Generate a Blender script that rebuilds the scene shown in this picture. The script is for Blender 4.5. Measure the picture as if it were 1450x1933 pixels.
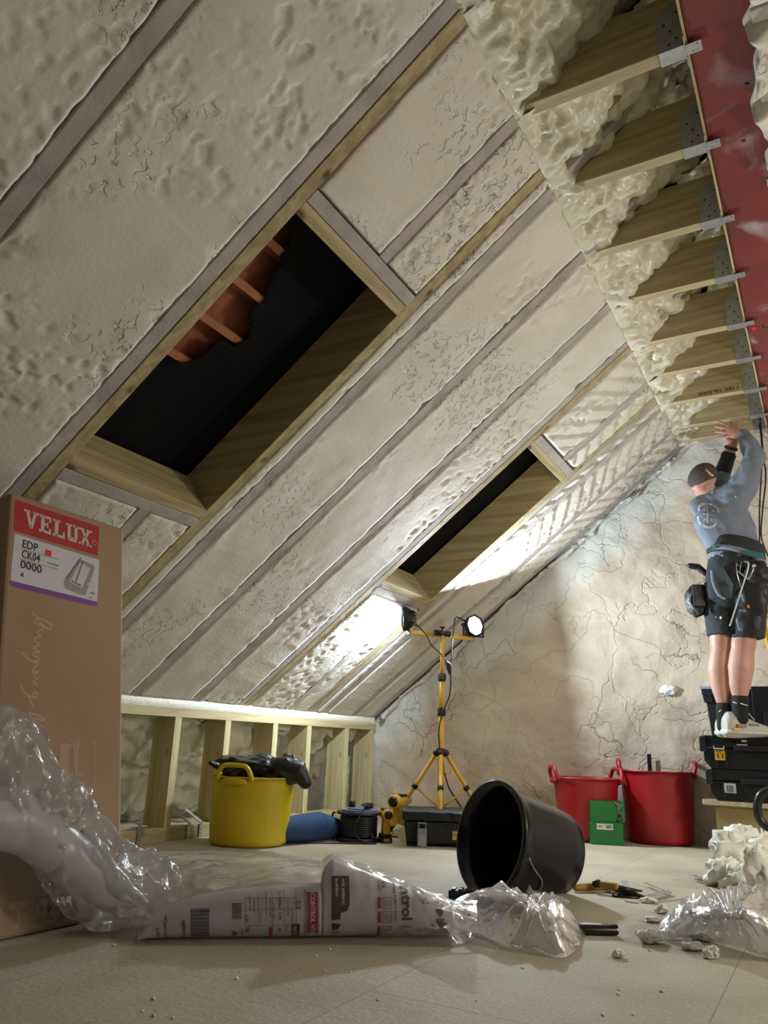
import bpy, bmesh, math, random
import numpy as np
from mathutils import Vector, Matrix, noise
random.seed(7)
for o in list(bpy.data.objects): bpy.data.objects.remove(o)
SC = bpy.context.scene; COL = SC.collection
sin, cos, pi = math.sin, math.cos, math.pi
# ------------------------------------------------------------------ camera
S = .78
CAM_H = .6*S
YAW, PIT, ROL, FPX = math.radians(-30.09), math.radians(16.984), math.radians(2.0), 1438.
_w = np.array([sin(YAW)*cos(PIT), cos(YAW)*cos(PIT), sin(PIT)])
_r0 = np.array([cos(YAW), -sin(YAW), 0.]); _u0 = np.cross(_r0, _w)
_r = cos(ROL)*_r0+sin(ROL)*_u0; _u = -sin(ROL)*_r0+cos(ROL)*_u0
_C = np.array([0, 0, CAM_H])
cd = bpy.data.cameras.new('camera'); cam = bpy.data.objects.new('camera', cd); COL.objects.link(cam)
cd.sensor_fit = 'VERTICAL'; cd.sensor_height = 36; cd.lens = 36*FPX/1933; cd.clip_start = .02
M = Matrix([[_r[i], _u[i], -_w[i], _C[i]] for i in range(3)]+[[0, 0, 0, 1]])
cam.matrix_world = M; SC.camera = cam
SC.view_settings.view_transform = 'Standard'; SC.view_settings.look = 'None'
SC.view_settings.exposure = 0.05; SC.view_settings.gamma = 1; SC.view_settings.use_curve_mapping = False
# night sky: nearly black
wd = bpy.data.worlds.new('night'); SC.world = wd; wd.use_nodes = True
wd.node_tree.nodes['Background'].inputs[0].default_value = (.02, .025, .04, 1)
wd.node_tree.nodes['Background'].inputs[1].default_value = .12
# measured points of the room (metres) turned from photo directions
def ray(x, y): return _w+_r*(x-725)/FPX-_u*(y-966.5)/FPX
def onz(x, y, z=0): d = ray(x, y); return Vector(_C+d*(z-CAM_H)/d[2])
def ony(x, y, Y): d = ray(x, y); return Vector(_C+d*Y/d[1])
def onpl(x, y, p, n):
    d = ray(x, y); n = np.array(n); return Vector(_C+d*(n.dot(np.array(p)-_C)/n.dot(d)))
XK, ZT, YF, ZR = -2.788, .564, 4.83, .6463
XI = -.62
A = math.radians(37.72); TA = math.tan(A)
DS = Vector((cos(A), 0, sin(A))); NIN = Vector((sin(A), 0, -cos(A)))   # up the slope, and out of it into the room
# ------------------------------------------------------------------ lamps the room has
def area(name, loc, aim, power, size, col, spread=180):
    l = bpy.data.lights.new(name, 'AREA'); l.energy = power; l.shape = 'DISK'; l.size = size; l.color = col
    l.spread = math.radians(spread)
    o = bpy.data.objects.new(name, l); COL.objects.link(o); o.location = loc
    o.rotation_euler = (Vector(aim)-Vector(loc)).to_track_quat('-Z', 'Y').to_euler(); return o
LEDR = Vector((-1.80, 4.22, 1.165)); LEDR_N = Vector((1, -.52, .08)).normalized()
LEDL = Vector((-2.03, 3.80, 1.155)); LEDL_N = Vector((-1, -.32, -.06)).normalized()
COOL = (.78, .92, 1.0); WARM = (1.0, .96, .92)
area('work_light_lamp', LEDR+LEDR_N*.03, LEDR+LEDR_N, 42, .11, COOL)
area('work_light_lamp', LEDL+LEDL_N*.03, LEDL+LEDL_N, 26, .11, COOL)
# a bare site lamp hanging in the other half of the loft and 
def bulb(loc, p, r, col):
    l = bpy.data.lights.new('site_lamp', 'POINT'); l.energy = p; l.shadow_soft_size = r; l.color = col
    o = bpy.data.objects.new('site_lamp', l); COL.objects.link(o); o.location = loc
bulb((1.6, 3.05, 1.2), 54, .10, WARM)
# ------------------------------------------------------------------ helpers
def org(p):
    v = Vector((0, 0, 0))
    while p: v = v+p.location; p = p.parent
    return v
def tag(o, label=None, cat=None, group=None, kind=None):
    if label: o['label'] = label
    if cat: o['category'] = cat
    if group: o['group'] = group
    if kind: o['kind'] = kind
    return o
def thing(name, loc, label, cat, group=None):
    o = bpy.data.objects.new(name, None); COL.objects.link(o); o.location = loc; o.empty_display_size = .05
    return tag(o, label, cat, group)
def dup(root, off, label=None, group=None):
    def cp(o, par):
        c = o.copy(); COL.objects.link(c)
        if par: c.parent = par
        for ch in o.children: cp(ch, c)
        return c
    r = cp(root, None); r.location = root.location+Vector(off)
    if label: r['label'] = label
    if group: r['group'] = group
    return r
class MB:
    def __init__(s): s.v = []; s.f = []; s.sm = []; s.g = []
    def add(s, vs, fs, sm=False):
        k = len(s.v); s.g.append((k, len(s.f))); s.v += [Vector(v) for v in vs]; s.f += [[i+k for i in f] for f in fs]; s.sm += [sm]*len(fs); return s
    def box(s, a, b, fr=None):
        (x0, y0, z0), (x1, y1, z1) = a, b
        vs = [(x, y, z) for z in (z0, z1) for y in (y0, y1) for x in (x0, x1)]
        if fr: vs = [fr(*v) for v in vs]
        return s.add(vs, [(0, 2, 3, 1), (4, 5, 7, 6), (0, 1, 5, 4), (2, 6, 7, 3), (0, 4, 6, 2), (1, 3, 7, 5)])
    def prism(s, pts, a, b, fr=None):           # 2D polygon (x,z) extruded in y from a to b
        n = len(pts); vs = [(p[0], y, p[1]) for y in (a, b) for p in pts]
        if fr: vs = [fr(*v) for v in vs]
        return s.add(vs, [list(range(n))[::-1], list(range(n, 2*n))]+[(i, (i+1) % n, n+(i+1) % n, n+i) for i in range(n)])
    def tube(s, pts, r, n=10, caps=True, flat=None):
        pts = [Vector(p) for p in pts]; m = len(pts); rr = r if isinstance(r, (list, tuple)) else [r]*m
        t0 = (pts[1]-pts[0]).normalized(); up = Vector((0, 0, 1)) if abs(t0.z) < .9 else Vector((0, 1, 0))
        vs = []
        for i, p in enumerate(pts):
            t = (pts[min(i+1, m-1)]-pts[max(i-1, 0)]).normalized()
            a = (up-t*up.dot(t)).normalized(); b = t.cross(a); up = a
            for k in range(n):
                an = 2*pi*k/n; vs.append(p+(a*cos(an)*(flat or 1)+b*sin(an))*rr[i])
        fs = [(i*n+k, i*n+(k+1) % n, (i+1)*n+(k+1) % n, (i+1)*n+k) for i in range(m-1) for k in range(n)]
        if caps: fs += [list(range(n))[::-1], [(m-1)*n+k for k in range(n)]]
        return s.add(vs, fs, True)
    def loft(s, rings, n=24, caps=True):          # ring = centre, vector a, vector b
        vs = []
        for c, a, b in rings:
            c, a, b = Vector(c), Vector(a), Vector(b)
            vs += [c+a*cos(2*pi*k/n)+b*sin(2*pi*k/n) for k in range(n)]
        m = len(rings)
        fs = [(i*n+k, i*n+(k+1) % n, (i+1)*n+(k+1) % n, (i+1)*n+k) for i in range(m-1) for k in range(n)]
        if caps: fs += [list(range(n))[::-1], [(m-1)*n+k for k in range(n)]]
        return s.add(vs, fs, True)
    def limb(s, pts, rad, n=24):                 # tube with rounded ends, for body parts
        pts = [Vector(p) for p in pts]
        P, R = [], []
        d = (pts[0]-pts[1]).normalized()
        for q in (.98, .8, .45): P.append(pts[0]+d*rad[0]*q); R.append(rad[0]*math.sqrt(1-q*q))
        for i in range(len(pts)-1):
            for k in range(3):
                t = k/3; P.append(pts[i].lerp(pts[i+1], t)); R.append(rad[i]*(1-t)+rad[i+1]*t)
        P.append(pts[-1]); R.append(rad[-1]); d = (pts[-1]-pts[-2]).normalized()
        for q in (.45, .8, .98): P.append(pts[-1]+d*rad[-1]*q); R.append(rad[-1]*math.sqrt(1-q*q))
        return s.tube(P, R, n)
    def ball(s, c, r, n=16, fr=None):
        rx, ry, rz = r if isinstance(r, (tuple, list)) else (r, r, r)
        vs = []; m = n//2
        for i in range(1, m):
            th = pi*i/m
            for k in range(n): vs.append((rx*sin(th)*cos(2*pi*k/n), ry*sin(th)*sin(2*pi*k/n), rz*cos(th)))
        vs += [(0, 0, rz), (0, 0, -rz)]; T = len(vs)-2
        fs = [(i*n+k, (i+1)*n+k, (i+1)*n+(k+1) % n, i*n+(k+1) % n) for i in range(m-2) for k in range(n)]
        fs += [(T, k, (k+1) % n) for k in range(n)]+[(T+1, (m-2)*n+(k+1) % n, (m-2)*n+k) for k in range(n)]
        c = Vector(c); vs = [c+(fr@Vector(v) if fr else Vector(v)) for v in vs]
        return s.add(vs, fs, True)
    def grid(s, f, nu, nv, wrap=False):
        vs = [f(i/(nu-1), j/(nv-1)) for i in range(nu) for j in range(nv)]
        return s.add(vs, [(i*nv+j, (i+1)*nv+j, (i+1)*nv+j+1, i*nv+j+1) for i in range(nu-1) for j in range(nv-1)], True)
    def split(s, name, mat, parent, **kw):       # one object for each piece added
        out = []
        for i, (k, j) in enumerate(s.g):
            k2, j2 = s.g[i+1] if i+1 < len(s.g) else (len(s.v), len(s.f))
            m = MB(); m.v = s.v[k:k2]; m.f = [[q-k for q in f] for f in s.f[j:j2]]; m.sm = s.sm[j:j2]
            out.append(m.build(name, mat, parent, **kw))
        return out
    def build(s, name, mat, parent=None, bevel=0, smooth=None, at=None, sub=0, solid=0, remesh=0, smoothit=0):
        me = bpy.data.meshes.new(name)
        o0 = org(parent) if parent else (Vector(at) if at is not None else Vector((0, 0, 0)))
        me.from_pydata([tuple(v-o0) for v in s.v], [], s.f); me.update()
        me.polygons.foreach_set('use_smooth', [bool(x) if smooth is None else smooth for x in s.sm])
        me.materials.append(mat)
        o = bpy.data.objects.new(name, me); COL.objects.link(o)
        if parent: o.parent = parent
        else: o.location = o0
        if remesh:
            m = o.modifiers.new('r', 'REMESH'); m.mode = 'VOXEL'; m.voxel_size = remesh; m.use_smooth_shade = True
        if smoothit:
            m = o.modifiers.new('s', 'SMOOTH'); m.iterations = smoothit; m.factor = .5
        if solid:
            m = o.modifiers.new('so', 'SOLIDIFY'); m.thickness = solid; m.offset = 0
        if bevel:
            m = o.modifiers.new('b', 'BEVEL'); m.width = bevel; m.segments = 2; m.limit_method = 'ANGLE'
        if sub:
            m = o.modifiers.new('ss', 'SUBSURF'); m.levels = sub; m.render_levels = sub
        return o
def struct(o): o['kind'] = 'structure'; return o
def nz(p, sc, seed=0): return noise.noise(Vector((p[0]*sc+seed*13.7, p[1]*sc+seed*7.1, p[2]*sc-seed*3.3)))
def fr_(p, sc, o=4, seed=0): return noise.fractal(Vector((p[0]*sc+seed*13.7, p[1]*sc+seed*7.1, p[2]*sc-seed*3.3)), .9, 2.1, o)
def ss(a, b, x): t = min(1, max(0, (x-a)/(b-a))); return t*t*(3-2*t)
def vor(p, sc, seed=0):
    d, _ = noise.voronoi(Vector((p[0]*sc+seed*5.3, p[1]*sc+seed*9.1, p[2]*sc+seed*2.7))); return d
def smoothline(pts, n=8):
    pts = [Vector(p) for p in pts]; out = []
    for i in range(len(pts)-1):
        p0 = pts[max(i-1, 0)]; p1 = pts[i]; p2 = pts[i+1]; p3 = pts[min(i+2, len(pts)-1)]
        for k in range(n):
            t = k/n; out.append(.5*((2*p1)+(p2-p0)*t+(2*p0-5*p1+4*p2-p3)*t*t+(3*p1-p0-3*p2+p3)*t**3))
    return out+[pts[-1]]
_fc = {}
def text2d(body, size=1., bold=0.):
    k = (body, bold)
    if k not in _fc:
        c = bpy.data.curves.new('t', 'FONT'); c.body = body; c.size = 1; c.offset = bold; c.resolution_u = 3
        o = bpy.data.objects.new('t', c); COL.objects.link(o); bpy.context.view_layer.update()
        me = bpy.data.meshes.new_from_object(o.evaluated_get(bpy.context.evaluated_depsgraph_get()))
        _fc[k] = ([(v.co.x, v.co.y) for v in me.vertices], [list(p.vertices) for p in me.polygons])
        bpy.data.objects.remove(o); bpy.data.curves.remove(c); bpy.data.meshes.remove(me)
    vs, fs = _fc[k]
    w = max(v[0] for v in vs)-min(v[0] for v in vs) if vs else 1
    return [(a*size, b*size) for a, b in vs], fs, w*size
def ink_text(mb, body, size, f, bold=0., width=None, mirror=False):
    vs, fs, w = text2d(body, size, bold); k = (width/w) if width else 1
    mb.add([f(a*k, b) for a, b in vs], fs)
# ------------------------------------------------------------------ materials
def mat(name, col, rough=.6, metal=0, bump=0, bscale=40, var=0, vscale=6, col2=None, spec=.5, detail=6, stretch=None, dist=0, coat=0, sss=0, trans=0):
    m = bpy.data.materials.new(name); m.use_nodes = True; nt = m.node_tree; b = nt.nodes['Principled BSDF']
    L = nt.links.new
    b.inputs['Base Color'].default_value = (*col, 1); b.inputs['Roughness'].default_value = rough; b.inputs['Metallic'].default_value = metal
    b.inputs['Specular IOR Level'].default_value = spec; b.inputs['Coat Weight'].default_value = coat
    if sss: b.inputs['Subsurface Weight'].default_value = sss; b.inputs['Subsurface Radius'].default_value = (.02, .01, .006); b.inputs['Subsurface Scale'].default_value = .5
    tc = nt.nodes.new('ShaderNodeTexCoord'); mp = nt.nodes.new('ShaderNodeMapping'); L(tc.outputs['Object'], mp.inputs[0])
    if stretch: mp.inputs['Scale'].default_value = stretch
    if var or col2:
        n = nt.nodes.new('ShaderNodeTexNoise'); n.inputs['Scale'].default_value = vscale; n.inputs['Detail'].default_value = detail
        n.inputs['Distortion'].default_value = dist; L(mp.outputs[0], n.inputs[0])
        r = nt.nodes.new('ShaderNodeValToRGB'); L(n.outputs[0], r.inputs[0])
        c2 = col2 or tuple(c*(1-var) for c in col)
        r.color_ramp.elements[0].position = .35; r.color_ramp.elements[1].position = .65
        r.color_ramp.elements[0].color = (*c2, 1); r.color_ramp.elements[1].color = (*col, 1)
        L(r.outputs[0], b.inputs['Base Color'])
    if bump:
        n2 = nt.nodes.new('ShaderNodeTexNoise'); n2.inputs['Scale'].default_value = bscale; n2.inputs['Detail'].default_value = 8
        L(mp.outputs[0], n2.inputs[0])
        bm = nt.nodes.new('ShaderNodeBump'); bm.inputs['Strength'].default_value = 1; bm.inputs['Distance'].default_value = bump
        L(n2.outputs[0], bm.inputs['Height']); L(bm.outputs[0], b.inputs['Normal'])
    m['b'] = 1
    return m
def wood(name, col, dark, axis='x'):
    m = mat(name, col, .65, stretch={'x': (1.2, 22, 22), 'y': (22, 1.2, 22), 'z': (22, 22, 1.2)}[axis], col2=dark, vscale=1.6, dist=.6, bump=.0012, bscale=3, spec=.25)
    nt = m.node_tree; L = nt.links.new; b = nt.nodes['Principled BSDF']      # knots
    tc = nt.nodes.new('ShaderNodeTexCoord'); v = nt.nodes.new('ShaderNodeTexVoronoi'); v.inputs['Scale'].default_value = 5.5
    mp = nt.nodes.new('ShaderNodeMapping'); mp.inputs['Scale'].default_value = {'x': (.6, 1.3, 1.3), 'y': (1.3, .6, 1.3), 'z': (1.3, 1.3, .6)}[axis]
    L(tc.outputs['Object'], mp.inputs[0]); L(mp.outputs[0], v.inputs[0])
    r = nt.nodes.new('ShaderNodeValToRGB'); L(v.outputs['Distance'], r.inputs[0])
    r.color_ramp.elements[0].position = .05; r.color_ramp.elements[0].color = (.22, .13, .06, 1)
    r.color_ramp.elements[1].position = .13; r.color_ramp.elements[1].color = (1, 1, 1, 1)
    mx = nt.nodes.new('ShaderNodeMix'); mx.data_type = 'RGBA'; mx.blend_type = 'MULTIPLY'; mx.inputs[0].default_value = .9
    src = b.inputs['Base Color'].links[0].from_socket
    L(src, mx.inputs[6]); L(r.outputs[0], mx.inputs[7]); L(mx.outputs[2], b.inputs['Base Color'])
    return m
WOODX = wood('sawn_pine_x', (.52, .43, .25), (.36, .28, .15), 'x')
WOODY = wood('sawn_pine_y', (.56, .47, .27), (.39, .30, .16), 'y')
WOODZ = wood('sawn_pine_z', (.62, .52, .30), (.46, .37, .20), 'z')
DUSTY = mat('dusty_timber', (.54, .48, .45), .8, var=.25, vscale=9, bump=.002, bscale=60, spec=.2)
FOAM = mat('trimmed_foam', (.78, .73, .655), .7, bump=.0014, bscale=60, col2=(.70, .65, .56), vscale=5, spec=.35)
def pits(m):
    nt = m.node_tree; L = nt.links.new; b = nt.nodes['Principled BSDF']; tc = nt.nodes.new('ShaderNodeTexCoord')
    def nr(sc, lo, hi, det, dist=0):
        n = nt.nodes.new('ShaderNodeTexNoise'); n.inputs['Scale'].default_value = sc; n.inputs['Detail'].default_value = det; n.inputs['Distortion'].default_value = dist; L(tc.outputs['Object'], n.inputs[0])
        r = nt.nodes.new('ShaderNodeMapRange'); r.inputs['From Min'].default_value = lo; r.inputs['From Max'].default_value = hi; L(n.outputs[0], r.inputs[0]); return r.outputs[0]
    a = nr(34, .56, .61, 4, .5); k = nr(2.3, .50, .64, 2)
    mu = nt.nodes.new('ShaderNodeMath'); mu.operation = 'MULTIPLY'; L(a, mu.inputs[0]); L(k, mu.inputs[1])
    bm = nt.nodes.new('ShaderNodeBump'); bm.invert = True; bm.inputs['Distance'].default_value = .008; L(mu.outputs[0], bm.inputs['Height'])
    L(b.inputs['Normal'].links[0].from_socket, bm.inputs['Normal']); L(bm.outputs[0], b.inputs['Normal'])
pits(FOAM)
RAWFOAM = mat('raw_spray_foam', (.76, .72, .60), .38, bump=.002, bscale=45, col2=(.68, .63, .49), vscale=10, spec=.55, coat=.15)
METAL = mat('galvanised_steel', (.55, .58, .60), .38, .85, var=.2, vscale=40)
def glow(name, col, st):
    m = bpy.data.materials.new(name); m.use_nodes = True; b = m.node_tree.nodes['Principled BSDF']
    b.inputs['Emission Color'].default_value = (*col, 1); b.inputs['Emission Strength'].default_value = st; return m
def film(name, tint, haze=.3, rough=.12, creases=30, thick=.004):
    m = bpy.data.materials.new(name); m.use_nodes = True; nt = m.node_tree; L = nt.links.new
    nt.nodes.remove(nt.nodes['Principled BSDF']); out = nt.nodes['Material Output']
    tr = nt.nodes.new('ShaderNodeBsdfTransparent'); tr.inputs[0].default_value = (*tint, 1)
    df = nt.nodes.new('ShaderNodeBsdfDiffuse'); df.inputs[0].default_value = (.78, .76, .76, 1)
    tl = nt.nodes.new('ShaderNodeBsdfTranslucent'); tl.inputs[0].default_value = (.78, .76, .76, 1)
    ad = nt.nodes.new('ShaderNodeMixShader'); ad.inputs[0].default_value = .5; L(df.outputs[0], ad.inputs[1]); L(tl.outputs[0], ad.inputs[2])
    m1 = nt.nodes.new('ShaderNodeMixShader'); m1.inputs[0].default_value = haze; L(tr.outputs[0], m1.inputs[1]); L(ad.outputs[0], m1.inputs[2])
    gl = nt.nodes.new('ShaderNodeBsdfGlossy'); gl.inputs['Roughness'].default_value = rough; gl.inputs[0].default_value = (1, 1, 1, 1)
    fn = nt.nodes.new('ShaderNodeFresnel'); fn.inputs[0].default_value = 1.5
    tc = nt.nodes.new('ShaderNodeTexCoord'); n = nt.nodes.new('ShaderNodeTexNoise'); n.inputs['Scale'].default_value = creases; n.inputs['Detail'].default_value = 3
    n.inputs['Distortion'].default_value = 1.2; L(tc.outputs['Object'], n.inputs[0])
    bm = nt.nodes.new('ShaderNodeBump'); bm.inputs['Distance'].default_value = thick; bm.inputs['Strength'].default_value = .7; L(n.outputs[0], bm.inputs['Height'])
    L(bm.outputs[0], gl.inputs['Normal']); L(bm.outputs[0], fn.inputs['Normal'])
    m2 = nt.nodes.new('ShaderNodeMixShader'); fm = nt.nodes.new('ShaderNodeMath'); fm.operation = 'MULTIPLY'; fm.inputs[1].default_value = .62; L(fn.outputs[0], fm.inputs[0]); L(fm.outputs[0], m2.inputs[0]); L(m1.outputs[0], m2.inputs[1]); L(gl.outputs[0], m2.inputs[2])
    L(m2.outputs[0], out.inputs[0]); return m
BLACK = mat('black_plastic', (.008, .009, .010), .38, spec=.4)
BLACKR = mat('rough_black_plastic', (.014, .016, .018), .5, var=.3, vscale=30, spec=.35)
RUBBER = mat('black_rubber', (.012, .012, .013), .6)
YEL = mat('tool_yellow', (.72, .42, .02), .4, spec=.5)
YPAINT = mat('yellow_paint', (.80, .44, .03), .35, coat=.3)
WHITE = mat('white_ink', (.85, .85, .85), .6); INK = mat('black_ink', (.015, .015, .015), .6)
REDINK = mat('red_ink', (.55, .02, .02), .6)
# ================================================================== the room
def lump(p, sc, seed=0):
    d = vor(p, sc, seed)[0]; return math.sqrt(max(0, 1-min(1, d/.78)**2))
def RP(s, y, n=0): return Vector((XK, 0, ZR))+DS*s+Vector((0, y, 0))-NIN*n
def sX(x): return (x-XK)/cos(A)
# floor of chipboard sheets
def floor_mat():
    m = mat('chipboard_floor', (.56, .50, .39), .75, bump=.0018, bscale=55, col2=(.47, .405, .30), vscale=4, spec=.3, detail=9)
    nt = m.node_tree; L = nt.links.new; b = nt.nodes['Principled BSDF']
    tc = nt.nodes.new('ShaderNodeTexCoord'); n = nt.nodes.new('ShaderNodeTexNoise'); n.inputs['Scale'].default_value = 140; n.inputs['Detail'].default_value = 4
    L(tc.outputs['Object'], n.inputs[0]); r = nt.nodes.new('ShaderNodeValToRGB'); L(n.outputs[0], r.inputs[0])
    r.color_ramp.elements[0].position = .3; r.color_ramp.elements[0].color = (.6, .55, .5, 1); r.color_ramp.elements[1].position = .62; r.color_ramp.elements[1].color = (1, 1, 1, 1)
    mp = nt.nodes.new('ShaderNodeMapping'); mp.inputs['Rotation'].default_value = (0, 0, pi/2); mp.inputs['Location'].default_value = (.3, .86, 0); L(tc.outputs['Object'], mp.inputs[0])
    bk = nt.nodes.new('ShaderNodeTexBrick'); bk.inputs['Scale'].default_value = 1; bk.inputs['Brick Width'].default_value = 2.4; bk.inputs['Row Height'].default_value = .6
    bk.inputs['Mortar Size'].default_value = .0011; bk.inputs['Color1'].default_value = (1, 1, 1, 1); bk.inputs['Color2'].default_value = (.93, .93, .93, 1); bk.inputs['Mortar'].default_value = (.12, .1, .08, 1)
    L(mp.outputs[0], bk.inputs[0])
    src = b.inputs['Base Color'].links[0].from_socket
    for o in (r.outputs[0], bk.outputs[0]):
        mx = nt.nodes.new('ShaderNodeMix'); mx.data_type = 'RGBA'; mx.blend_type = 'MULTIPLY'; mx.inputs[0].default_value = .55
        L(src, mx.inputs[6]); L(o, mx.inputs[7]); src = mx.outputs[2]
    L(src, b.inputs['Base Color']); return m
struct(MB().box((-3.7, -1.5, -.06), (2.75, YF+.12, 0)).build('floor', floor_mat()))
# gable wall, rough plaster over stone
def plaster_mat():
    m = mat('rough_plaster', (.70, .60, .49), .85, col2=(.55, .45, .36), vscale=2.2, dist=1.5, spec=.2)
    nt = m.node_tree; L = nt.links.new; b = nt.nodes['Principled BSDF']; tc = nt.nodes.new('ShaderNodeTexCoord')
    n1 = nt.nodes.new('ShaderNodeTexNoise'); n1.inputs['Scale'].default_value = 3.2; n1.inputs['Detail'].default_value = 6; n1.inputs['Distortion'].default_value = 1.0; L(tc.outputs['Object'], n1.inputs[0])
    n2 = nt.nodes.new('ShaderNodeTexNoise'); n2.inputs['Scale'].default_value = 34; n2.inputs['Detail'].default_value = 6; L(tc.outputs['Object'], n2.inputs[0])
    wv = nt.nodes.new('ShaderNodeTexNoise'); wv.inputs['Scale'].default_value = 5; wv.inputs['Detail'].default_value = 5; L(tc.outputs['Object'], wv.inputs[0])
    mxv = nt.nodes.new('ShaderNodeMix'); mxv.data_type = 'RGBA'; mxv.inputs[0].default_value = .28; L(tc.outputs['Object'], mxv.inputs[6]); L(wv.outputs[1], mxv.inputs[7])
    vo = nt.nodes.new('ShaderNodeTexVoronoi'); vo.feature = 'DISTANCE_TO_EDGE'; vo.inputs['Scale'].default_value = 3.1; L(mxv.outputs[2], vo.inputs[0])
    cr = nt.nodes.new('ShaderNodeValToRGB'); L(vo.outputs['Distance'], cr.inputs[0]); cr.color_ramp.elements[0].position = .0; cr.color_ramp.elements[1].position = .008
    msk = nt.nodes.new('ShaderNodeTexNoise'); msk.inputs['Scale'].default_value = 1.9; L(tc.outputs['Object'], msk.inputs[0])
    mr = nt.nodes.new('ShaderNodeValToRGB'); L(msk.outputs[0], mr.inputs[0]); mr.color_ramp.elements[0].position = .45; mr.color_ramp.elements[1].position = .49
    mr.color_ramp.elements[0].color = (0, 0, 0, 1); mr.color_ramp.elements[1].color = (1, 1, 1, 1)
    cm = nt.nodes.new('ShaderNodeMath'); cm.operation = 'MAXIMUM'; L(cr.outputs[0], cm.inputs[0]); L(mr.outputs[0], cm.inputs[1])
    mx = nt.nodes.new('ShaderNodeMix'); mx.data_type = 'RGBA'; mx.blend_type = 'MULTIPLY'; mx.inputs[0].default_value = .35
    L(b.inputs['Base Color'].links[0].from_socket, mx.inputs[6]); L(cm.outputs[0], mx.inputs[7])
    v2 = nt.nodes.new('ShaderNodeTexVoronoi'); v2.feature = 'DISTANCE_TO_EDGE'; v2.inputs['Scale'].default_value = 5.2
    wv2 = nt.nodes.new('ShaderNodeTexNoise'); wv2.inputs['Scale'].default_value = 2.2; wv2.inputs['Detail'].default_value = 6; L(tc.outputs['Object'], wv2.inputs[0])
    mv2 = nt.nodes.new('ShaderNodeMix'); mv2.data_type = 'RGBA'; mv2.inputs[0].default_value = .55; L(tc.outputs['Object'], mv2.inputs[6]); L(wv2.outputs[1], mv2.inputs[7]); L(mv2.outputs[2], v2.inputs[0])
    r2 = nt.nodes.new('ShaderNodeMapRange'); r2.inputs['From Max'].default_value = .02; L(v2.outputs['Distance'], r2.inputs[0])
    # overspray of foam along the sloping edge of the roof
    sp = nt.nodes.new('ShaderNodeSeparateXYZ'); L(tc.outputs['Object'], sp.inputs[0])
    a1 = nt.nodes.new('ShaderNodeMath'); a1.operation = 'MULTIPLY'; a1.inputs[1].default_value = TA; L(sp.outputs[0], a1.inputs[0])
    a2 = nt.nodes.new('ShaderNodeMath'); a2.operation = 'SUBTRACT'; L(a1.outputs[0], a2.inputs[0]); L(sp.outputs[2], a2.inputs[1])      # x*tan - z : bigger = further below roof
    a3 = nt.nodes.new('ShaderNodeMath'); a3.operation = 'MULTIPLY_ADD'; a3.inputs[1].default_value = .22; L(wv.outputs[0], a3.inputs[0]); L(a2.outputs[0], a3.inputs[2])
    r0 = ZR-XK*TA
    mr2 = nt.nodes.new('ShaderNodeMapRange'); mr2.inputs['From Min'].default_value = -r0+.25; mr2.inputs['From Max'].default_value = -r0+.47
    mr2.inputs['To Min'].default_value = 1.0; mr2.inputs['To Max'].default_value = 0; L(a3.outputs[0], mr2.inputs[0])
    mx2 = nt.nodes.new('ShaderNodeMix'); mx2.data_type = 'RGBA'; L(mr2.outputs[0], mx2.inputs[0]); L(mx.outputs[2], mx2.inputs[6]); mx2.inputs[7].default_value = (.76, .76, .72, 1)
    L(mx2.outputs[2], b.inputs['Base Color'])
    b1 = nt.nodes.new('ShaderNodeBump'); b1.inputs['Distance'].default_value = .026; b1.inputs['Strength'].default_value = .8; L(n1.outputs[0], b1.inputs['Height'])
    b2 = nt.nodes.new('ShaderNodeBump'); b2.inputs['Distance'].default_value = .004; L(n2.outputs[0], b2.inputs['Height']); L(b1.outputs[0], b2.inputs['Normal'])
    b3 = nt.nodes.new('ShaderNodeBump'); b3.inputs['Distance'].default_value = .006; L(cm.outputs[0], b3.inputs['Height']); L(b2.outputs[0], b3.inputs['Normal'])
    b4 = nt.nodes.new('ShaderNodeBump'); b4.inputs['Distance'].default_value = .004; b4.inputs['Strength'].default_value = .8; L(r2.outputs[0], b4.inputs['Height']); L(b3.outputs[0], b4.inputs['Normal'])
    L(b4.outputs[0], b.inputs['Normal']); return m
def wf(u, v):
    x = -3.75+u*6.5; z = -.02+v*2.95; p = (x, 0, z)
    h = .020*fr_(p, 1.6, 4)+.009*(1-abs(nz((p[0]*.8+p[2]*.5, 0, p[2]*1.2-p[0]*.4), 4.5, 3)*2))+.006*ss(.0, .06, nz(p, 3.1, 5))+.012*max(0, .25-abs(fr_(p, 1.1, 5, 9)))*2
    return Vector((x, YF-h+.01, z))
mb = MB().grid(wf, 330, 160); mb.f = [f[::-1] for f in mb.f]
struct(mb.build('wall_far', plaster_mat()))
struct(MB().box((-3.75, YF+.06, -.06), (2.75, YF+.2, 3.3)).build('wall_far_core', BLACKR)) if False else None

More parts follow.
